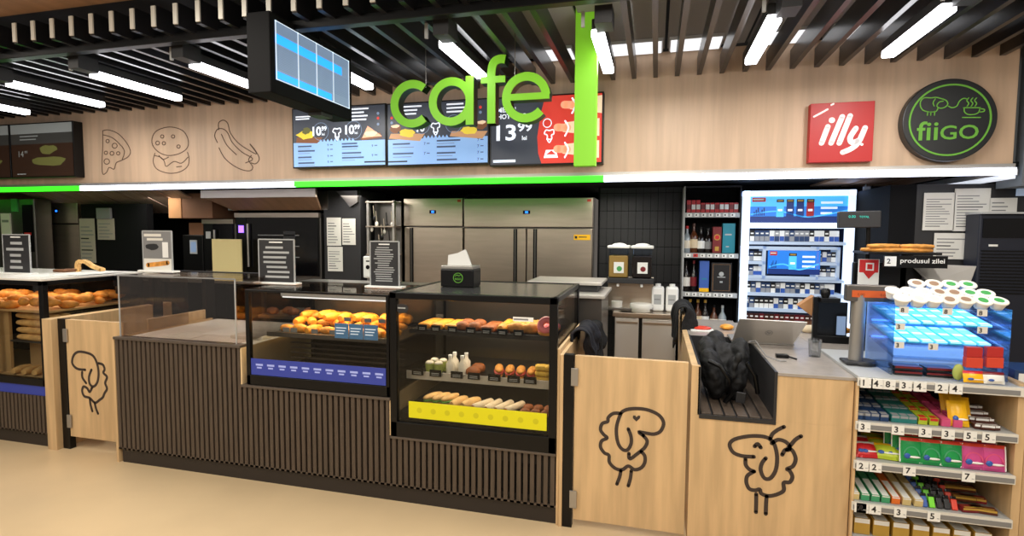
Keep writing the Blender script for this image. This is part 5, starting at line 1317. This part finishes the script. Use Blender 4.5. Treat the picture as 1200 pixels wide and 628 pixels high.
bottle('liquor_bottle', 'dark bottle with white label on the third spirits shelf', 28, zs[2], H3*.98, .038, 'bottle_dark', 'black', 'cup_white')
bottle('liquor_bottle', 'slim dark red bottle on the third spirits shelf', 62, zs[2], H3*1.0, .030, 'bottle_dark', 'g_wine', 'g_wine')
gbox('tall blue gift box with yellow foot', 86, 128, 335, zs[2], 'g_bluebox', lambda b, a, c, z, h, y: (b.rect(a, c, z, z+h*.12, y, 'g_yellow'), b.rect(a+.02, c-.02, z+h*.4, z+h*.44, y, 'g_cyan')))
gbox('wide black gift box with pale crest', 138, 228, 342, zs[2], 'g_black', lambda b, a, c, z, h, y: (b.disc((a+c)/2, z+h*.62, .022, y, 'greyl', 0, 8), b.rect((a+c)/2-.035, (a+c)/2+.035, z+h*.5, z+h*.53, y, 'greyl'), b.rect((a+c)/2-.012, (a+c)/2+.012, z+h*.32, z+h*.38, y, 'greyl'), b.stroke([(a+.015, z+.015), (a+.015, z+h-.015), (c-.015, z+h-.015), (c-.015, z+.015)], .003, y-.0003, 'cardboard', .0003, True, False)))
H4 = sp(0, 500)[1]-zs[3]
for i, (px, m, l, cp) in enumerate(((50, 'bottle_dark', 'wrap', 'g_gold'), (85, 'bottle_brown', 'wrap', 'g_gold'), (118, 'bottle_dark', 'white', 'g_gold'), (158, 'bottle_brown', 'cream', 'black'), (196, 'bottle_clear', 'white', 'greyl'))):
    bottle('liquor_bottle', ('gold capped dark bottle half hidden by the black jacket', 'gold capped brown bottle with cream label on the lowest spirits shelf', 'gold capped dark bottle with white label on the lowest spirits shelf', 'low black capped brown bottle on the lowest spirits shelf', 'clear bottle with silver cap on the lowest spirits shelf')[i], px, zs[3], H4*(.96 if i < 3 else .8), .036, m, cp, l)

# ================================================================== KITCHEN
def fridge(lab, x0, x1, zt, Y, doors, hx, badge=True):
    t = T('steel_fridge', lab, 'fridge', ((x0+x1)/2, Y+.35, 0))
    MB().box(x0, x1, Y+.05, Y+.7, .1, zt, 'steel_dark').box(x0+.03, x0+.08, Y+.1, Y+.6, 0, .1, 'black').box(x1-.08, x1-.03, Y+.1, Y+.6, 0, .1, 'black').build('body', t)
    MB().box(x0+.004, x1-.004, Y-.01, Y+.05, zt-.30, zt-.004, 'steel').build('control_panel', t, .004)
    w = (x1-x0)/doors
    for k in range(doors):
        d = MB().box(x0+k*w+.006, x0+(k+1)*w-.006, Y, Y+.05, .14, zt-.315, 'steel').build('door', t, .004)
        h = hx[k]; MB().box(h-.02, h+.02, Y-.006, Y-.0, .2, zt-.32, 'black').box(h-.004, h+.006, Y-.014, Y-.006, .2, zt-.32, 'steel_dark').build('handle', d)
    cx = (x0+x1)/2
    MB().box(cx-.035, cx+.04, Y-.014, Y-.009, zt-.165, zt-.13, 'black_gloss').box(cx-.012, cx+.018, Y-.016, Y-.013, zt-.158, zt-.137, 'fridge_led').build('thermostat', t)
    MB().box(x1-.06, x1-.02, Y-.012, Y-.0095, zt-.045, zt-.02, 'g_redorange').build('maker_badge', t)
    return t
fridge('single door steel fridge with blue readout behind the napkin dispenser', -2.672, -1.985, 2.035, 5.5, 1, [-2.58])
t = fridge('double door steel fridge with yellow sticker', -1.975, -.61, 2.028, 5.5, 2, [-1.41, -1.2])
MB().box(-.80, -.635, 5.492, 5.499, 1.60, 1.655, 'g_yellow').rect(-.75, -.67, 1.625, 1.635, 5.4915, 'ink').rect(-.79, -.765, 1.615, 1.64, 5.4915, 'ink').build('yellow_sticker', t)
fa, fb = on(43, 250, 5.2)[0], on(92, 250, 5.2)[0]
fridge('single door steel fridge in the dim kitchen behind the bread case', fa, fb, 2.05, 5.2, 1, [fa+.08])
tag(MB().tube([(-2.0, 5.6, 2.04), (-1.95, 5.6, 2.08), (-1.85, 5.6, 2.06), (-1.8, 5.6, 2.09), (-1.78, 5.6, 2.05)], .008, 'black', 6).build('power_cable'), 'thin black cable lying on top of the steel fridges', 'cable')

# back counter with dispensers
t = T('steel_cabinet', 'low steel kitchen cabinet with two doors under the drink dispenser', 'cabinet', (-.06, 5.2, 0))
MB().box(-.34, .19, 4.97, 5.6, .1, .93, 'steel_worn').box(-.3, .15, 5.0, 5.5, 0, .1, 'plinth').build('body', t)
MB().box(-.36, .21, 4.93, 5.62, .93, .965, 'steel').build('worktop', t, .003)
for x0, x1, h in ((-.335, -.13, -.15), (-.10, .185, -.08)):
    d = MB().box(x0, x1, 4.95, 4.97, .12, .91, 'steel_worn').build('door', t, .003); MB().box(x0+.01, x1-.01, 4.94, 4.95, .87, .885, 'steel').build('handle', d)
MB().box(-.13, -.10, 4.955, 4.97, .12, .92, 'black').build('gap_panel', t)
t = T('drink_dispenser', 'twin tank cold drink dispenser with white lids on the steel cabinet', 'drink dispenser', (-.21, 5.1, .965))
for i, (x, m, c) in enumerate(((-.325, 'liquid_amber', 'cup_green'), (-.115, 'bottle_dark', 'g_wine'))):
    d = MB().box(x-.085, x+.085, 5.05, 5.25, 1.27, 1.47, m).build('tank', t, .01); MB().box(x-.085, x+.085, 5.05, 5.25, 1.47, 1.535, 'acrylic').build('clear_neck', d, .01)
    MB().box(x-.1, x+.1, 5.03, 5.27, 1.535, 1.56, 'white').ell((x, 5.15, 1.56), (.07, .08, .022), 'white', 14, 6).build('lid', t, .008)
    MB().box(x-.04, x+.05, 5.044, 5.05, 1.31, 1.41, 'white').disc(x+.01, 1.35, .024, 5.043, c, 0, 12).build('label_card', t)
    MB().tube([(x, 5.03, 1.25), (x, 5.03, 1.19)], .012, 'white', 10).build('tap', t)
MB().box(-.42, -.01, 5.12, 5.27, .965, 1.27, 'steel').box(-.42, -.01, 5.0, 5.27, 1.22, 1.265, 'charcoal').box(-.42, -.01, 4.98, 5.12, .975, 1.0, 'steel_dark').build('body', t, .004)
MB().lathe((-.115, 5.04, .966), [(.09, 0), (.1, .01), (.1, .07), (.09, .075)], 'offwhite', 24).build('drip_cup', t); MB().lathe((-.33, 5.03, .966), [(.045, 0), (.05, .09)], 'offwhite', 18).build('measuring_cup', t)
for i, x in enumerate((.03, .155)):
    t = T('syrup_jug', 'white plastic syrup jug, %s on the steel cabinet' % ('next to the drink dispenser' if i == 0 else 'half behind the black jacket'), 'jug', (x, 5.15, .966))
    MB().box(x-.055, x+.055, 5.1, 5.22, .966, 1.19, 'white').build('body', t, .02); MB().lathe((x, 5.15, 1.185), [(.025, 0), (.025, .03)], 'white', 14).build('cap', t)
    MB().rect(x-.035, x+.03, 1.03, 1.12, 5.0985, 'greyl').rect(x-.03, x+.02, 1.07, 1.08, 5.098, 'grey').build('paper_label', t)
# steel machine behind case 2
t = T('steel_worktable', 'steel equipment box with trays behind the big glass case', 'kitchen machine', (-.6, 4.3, 0))
MB().box(-1.0, -.385, 4.15, 4.75, 0, 1.18, 'steel_dark').build('body', t, .004)
MB().box(-1.02, -.36, 4.1, 4.8, 1.18, 1.205, 'steel_worn').build('work_surface', t, .004); MB().box(-1.0, -.4, 4.3, 4.78, 1.26, 1.285, 'steel_worn').build('upper_tray', t, .006); MB().box(-.98, -.44, 4.35, 4.7, 1.205, 1.26, 'charcoal').build('tray_gap', t)
# jackets handled; ovens
OY = 5.2
def oven(lab, x0, x1, z0, z1, col):
    t = T('oven', lab, 'oven', ((x0+x1)/2, OY+.3, z0))
    MB().box(x0, x1, OY+.02, OY+.65, z0, z1, 'steel_dark').build('body', t, .004)
    d = MB().box(x0+.15, x1-.02, OY-.01, OY+.02, z0+.06, z1-.05, 'black_gloss').build('door', t, .004); MB().tube([(x0+.19, OY-.04, z0+.15), (x0+.19, OY-.04, z1-.12)], .012, 'alu', 10).build('handle', d)
    MB().box(x0+.01, x0+.14, OY-.006, OY+.02, z0+.06, z1-.05, 'black').box(x0+.045, x0+.11, OY-.012, OY-.006, z1-.22, z1-.14, col).build('control_panel', t)
    MB().box(x0, x1, OY-.02, OY+.02, z1-.05, z1, 'steel').build('top_trim', t)
    if x1-x0 > .6:
        b = MB()
        for q in range(3): b.box(x0+.3, x1-.25, OY-.012, OY-.0105, z1-.25-q*.12, z1-.24-q*.12, 'grey')
        b.box(x1-.45, x1-.3, OY-.012, OY-.0105, z1-.5, z1-.2, 'charcoal').build('rack_and_reflection', d)  # grey bars and patch paint reflections and the rack onto the door
oven('wide black glazed oven with small lit control in the kitchen', -4.6, -3.52, 1.12, 1.87, 'violet_led')
oven('smaller steel oven partly behind a beige board', -5.05, -4.62, 1.16, 1.80, 'greyl')
x0, z1 = on(248, 280, 5.05); x1, z0 = on(283, 320, 5.05); tag(MB().box(x0, x1, 5.05, 5.07, 1.116, z1, 'beige_card').build('beige_board', None, .002), 'blank beige board leaning on the smaller steel oven', 'board')
t = T('oven_stand', 'steel stand under the two ovens', 'stand', (-4.3, 5.5, 0)); MB().box(-5.37, -3.5, 5.03, 5.85, 1.085, 1.115, 'steel').build('top', t)
for x in (-5.02, -4.3, -3.56): MB().box(x, x+.04, 5.22, 5.26, 0, 1.09, 'steel_dark').build('leg', t)
t = T('coffee_grinder', 'black upright vending grinder with small touch display', 'coffee machine', (-5.2, 5.3, 0)); MB().box(-5.35, -5.06, 5.2, 5.5, 1.116, 1.62, 'black').build('body', t, .01); MB().box(-5.24, -5.14, 5.193, 5.2, 1.4, 1.56, 'greyl').rect(-5.23, -5.15, 1.42, 1.54, 5.192, 'scr_grid').build('display', t); MB().box(-5.3, -5.1, 5.25, 5.4, 1.62, 1.76, 'cardboard_dark').build('bean_hopper', t)
t = T('side_counter', 'dark kitchen side counter behind the glass guard', 'counter', (-6, 5.5, 0)); MB().box(-6.75, -5.38, 5.22, 5.9, 1.06, 1.1, 'steel_dark').build('worktop', t); MB().box(-6.75, -5.4, 5.25, 5.9, 0, 1.06, 'black_matte').build('body', t)
tag(MB().box(-5.42, -4.82, 5.1, 5.5, 1.81, 2.09, 'cardboard_dark').box(-5.42, -5.24, 5.09, 5.11, 1.81, 2.09, 'cardboard').build('cardboard_box', None, .003), 'cardboard box stacked high under the soffit near the ovens', 'box')  # paler strip paints the lit end of the box
# hood
t = T('extractor_hood', 'brushed steel extractor hood above the ovens', 'extractor hood', (-4.2, 5.2, 2.0))
MB().box(-4.78, -3.36, 4.9, 4.93, 2.02, 2.108, 'steel').build('front_lip', t, .003)
q0 = [(-4.78, 4.93, 2.03), (-3.38, 4.93, 2.03), (-3.5, 5.19, 1.90), (-4.62, 5.19, 1.90)]
MB().hexa(q0, [(p[0], p[1]+.02, p[2]+.02) for p in q0], 'wood_ceiling').build('canopy', t)  # brown reflection in the steel is put into the canopy colour
MB().box(-4.7, -3.42, 5.2, 5.8, 1.9, 2.1, 'steel_dark').build('duct', t)
# black column with papers
t = T('service_column', 'dark grey kitchen column between the ovens and the utensil rack', 'column', (-3.1, 5.2, 0)); MB().box(-3.48, -3.04, 5.22, 5.8, 0, 2.11, 'charcoal').build('body', t, .003)
q = [(-3.3, 2.1), (-3.05, 2.1), (-3.05, 1.98), (-3.14, 1.93), (-3.2, 2.0)]; MB().poly(q, 5.18, 'steel_dark', .04).build('duct_bracket', t)
notice(383, 255, 400, 288, 'white recipe sheet pinned on the kitchen column, first of three', 7, 5.21, 8); notice(401, 256, 417, 287, 'white recipe sheet pinned beside the first on the column', 8, 5.21, 8); notice(384, 289, 402, 318, 'white recipe sheet pinned below the other two', 9, 5.21, 8)
# left black wall with papers
t = T('service_column', 'black kitchen wall panel holding dim recipe sheets behind the bread case', 'column', (-6.6, 5.1, 0)); MB().box(on(95, 250, 5.1)[0], -5.75, 5.1, 5.19, 1.1, 1.98, 'black_matte').build('body', t)
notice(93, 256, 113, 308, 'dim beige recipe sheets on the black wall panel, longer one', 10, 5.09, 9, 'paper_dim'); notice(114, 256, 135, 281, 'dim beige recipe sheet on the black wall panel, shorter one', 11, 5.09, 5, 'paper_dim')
tag(MB().box(on(116, 240, 5.1)[0], on(132, 240, 5.1)[0], 5.06, 5.09, 1.80, 1.93, 'grey').build('vent_grille', None, .003), 'grey vent box above the dim recipe sheets', 'vent')
# far-left machines
t = T('coffee_machine', 'grey coffee machine with paper notice at the far end of the kitchen', 'coffee machine', (-7.3, 4.9, 1.1))
k5 = lambda px, py: on(px, py, 4.9)
b = MB().box(k5(-40, 250)[0], k5(40, 250)[0], 4.9, 5.1, 1.1, 2.04, 'steel_dark'); b.build('body', t, .01)
x0, z1 = k5(2, 250); x1, z0 = k5(14, 275); MB().box(x0, x1, 4.885, 4.9, z0, z1, 'offwhite').rect(x0+.02, x1-.02, z0+.15, z0+.18, 4.884, 'grey').build('notice_sheet', t)
x0, z1 = k5(27, 240); x1, z0 = k5(41, 295); MB().box(x0, x1, 4.885, 4.9, z0, z1, 'black_gloss').rect(x0+.02, x1-.02, z0+.2, z0+.23, 4.884, 'red').build('display', t)
x0, z1 = k5(14, 233); x1, z0 = k5(22, 248); MB().box(x0, x1, 4.885, 4.9, z0, z1, 'cup_green').build('lamp_cover', t)
t = T('side_counter', 'low dark counter at the far end of the kitchen', 'counter', (-7.6, 5.0, 0)); MB().box(-8.6, k5(42, 250)[0], 4.88, 5.15, 0, 1.1, 'black_matte').build('body', t)

# utensil rack
t = T('utensil_rack', 'wall mounted steel rack crowded with utensils beside the single fridge', 'rack', (-2.85, 5.3, 1.2))
b = MB()
for x in (-3.0, -2.70): b.box(x, x+.025, 5.28, 5.32, 1.1, 2.0, 'alu')
for z in (1.12, 1.42, 1.72, 1.98): b.box(-3.0, -2.68, 5.26, 5.45, z, z+.012, 'steel')
b.box(-3.0, -2.68, 5.45, 5.47, 1.1, 2.0, 'steel_dark'); b.build('frame', t)
rnd = random.Random(5)
for k in range(9):
    x = -2.96+.03*k; z = rnd.uniform(1.5, 1.85); o = MB().tube([(x, 5.3, z+.12), (x+.01, 5.3, z)], .006, rnd.choice(['steel', 'black']), 8).ell((x+.01, 5.3, z-.02), (.02, .012, .03), rnd.choice(['steel_worn', 'black', 'offwhite']), 10, 6).build('utensil'); tag(o, 'kitchen utensil hanging in the steel rack', 'utensil', 'utensils in the steel rack')
t = T('sanitiser_dispenser', 'small white dispenser with black button beside the utensil rack', 'dispenser', (-3.0, 5.2, 1.17)); x0, z1 = on(425, 300, 5.15); x1, z0 = on(437, 326, 5.15)
MB().box(x0, x1, 5.15, 5.2, z0, z1, 'white').build('body', t, .015); MB().disc((x0+x1)/2, (z0+z1)/2, .022, 5.147, 'black', .003).rect((x0+x1)/2-.02, (x0+x1)/2+.02, z1-.06, z1-.045, 5.149, 'ink').build('button', t)
# worktop goods behind guard
tag(MB().box(-3.25, -2.9, 3.3, 3.6, .901, .908, 'white').box(-3.45, -3.2, 3.15, 3.4, .901, .905, 'paper').build('baking_paper'), 'white baking paper sheets on the worktop behind the glass guard', 'paper')
tag(MB().box(-2.95, -2.68, 3.25, 3.75, .901, .925, 'offwhite').build('cutting_board', None, .004), 'pale cutting board on the worktop beside the warm case', 'board')
t = T('back_worktable', 'steel worktable behind the warm case with black rail', 'table', (-2.6, 4.2, 0)); MB().box(-3.5, -1.2, 4.2, 4.7, .88, .91, 'steel').build('top', t)
for x in (-3.46, -1.27): MB().box(x, x+.04, 4.22, 4.26, 0, .88, 'steel_dark').build('leg', t); MB().box(x, x+.04, 4.64, 4.68, 0, .88, 'steel_dark').build('leg', t)
MB().box(-3.5, -1.2, 4.22, 4.68, .25, .27, 'steel_dark').build('lower_shelf', t)
for i, x in enumerate((-2.5, -2.38, -2.26, -2.14)):  # added loaves and buns imitate warm reflections in the guard glass
    place(P['bag'], USED, (x, 4.45, .912), .2, 'added long loaf standing in for warm reflections in the guard glass', 'added loaves imitating guard reflections')
for i in range(9):
    place(P['bun'], USED, (-3.4+i*.11, 4.28+(i % 2)*.07, .912), i, 'added round bun standing in for warm reflections in the guard glass', 'added buns imitating guard reflections', scale=1.35)

for o in list(P.values()):
    if o.name not in USED and not any(o.name == u for u in USED):
        for c in kids(o): bpy.data.objects.remove(c)
        bpy.data.objects.remove(o)
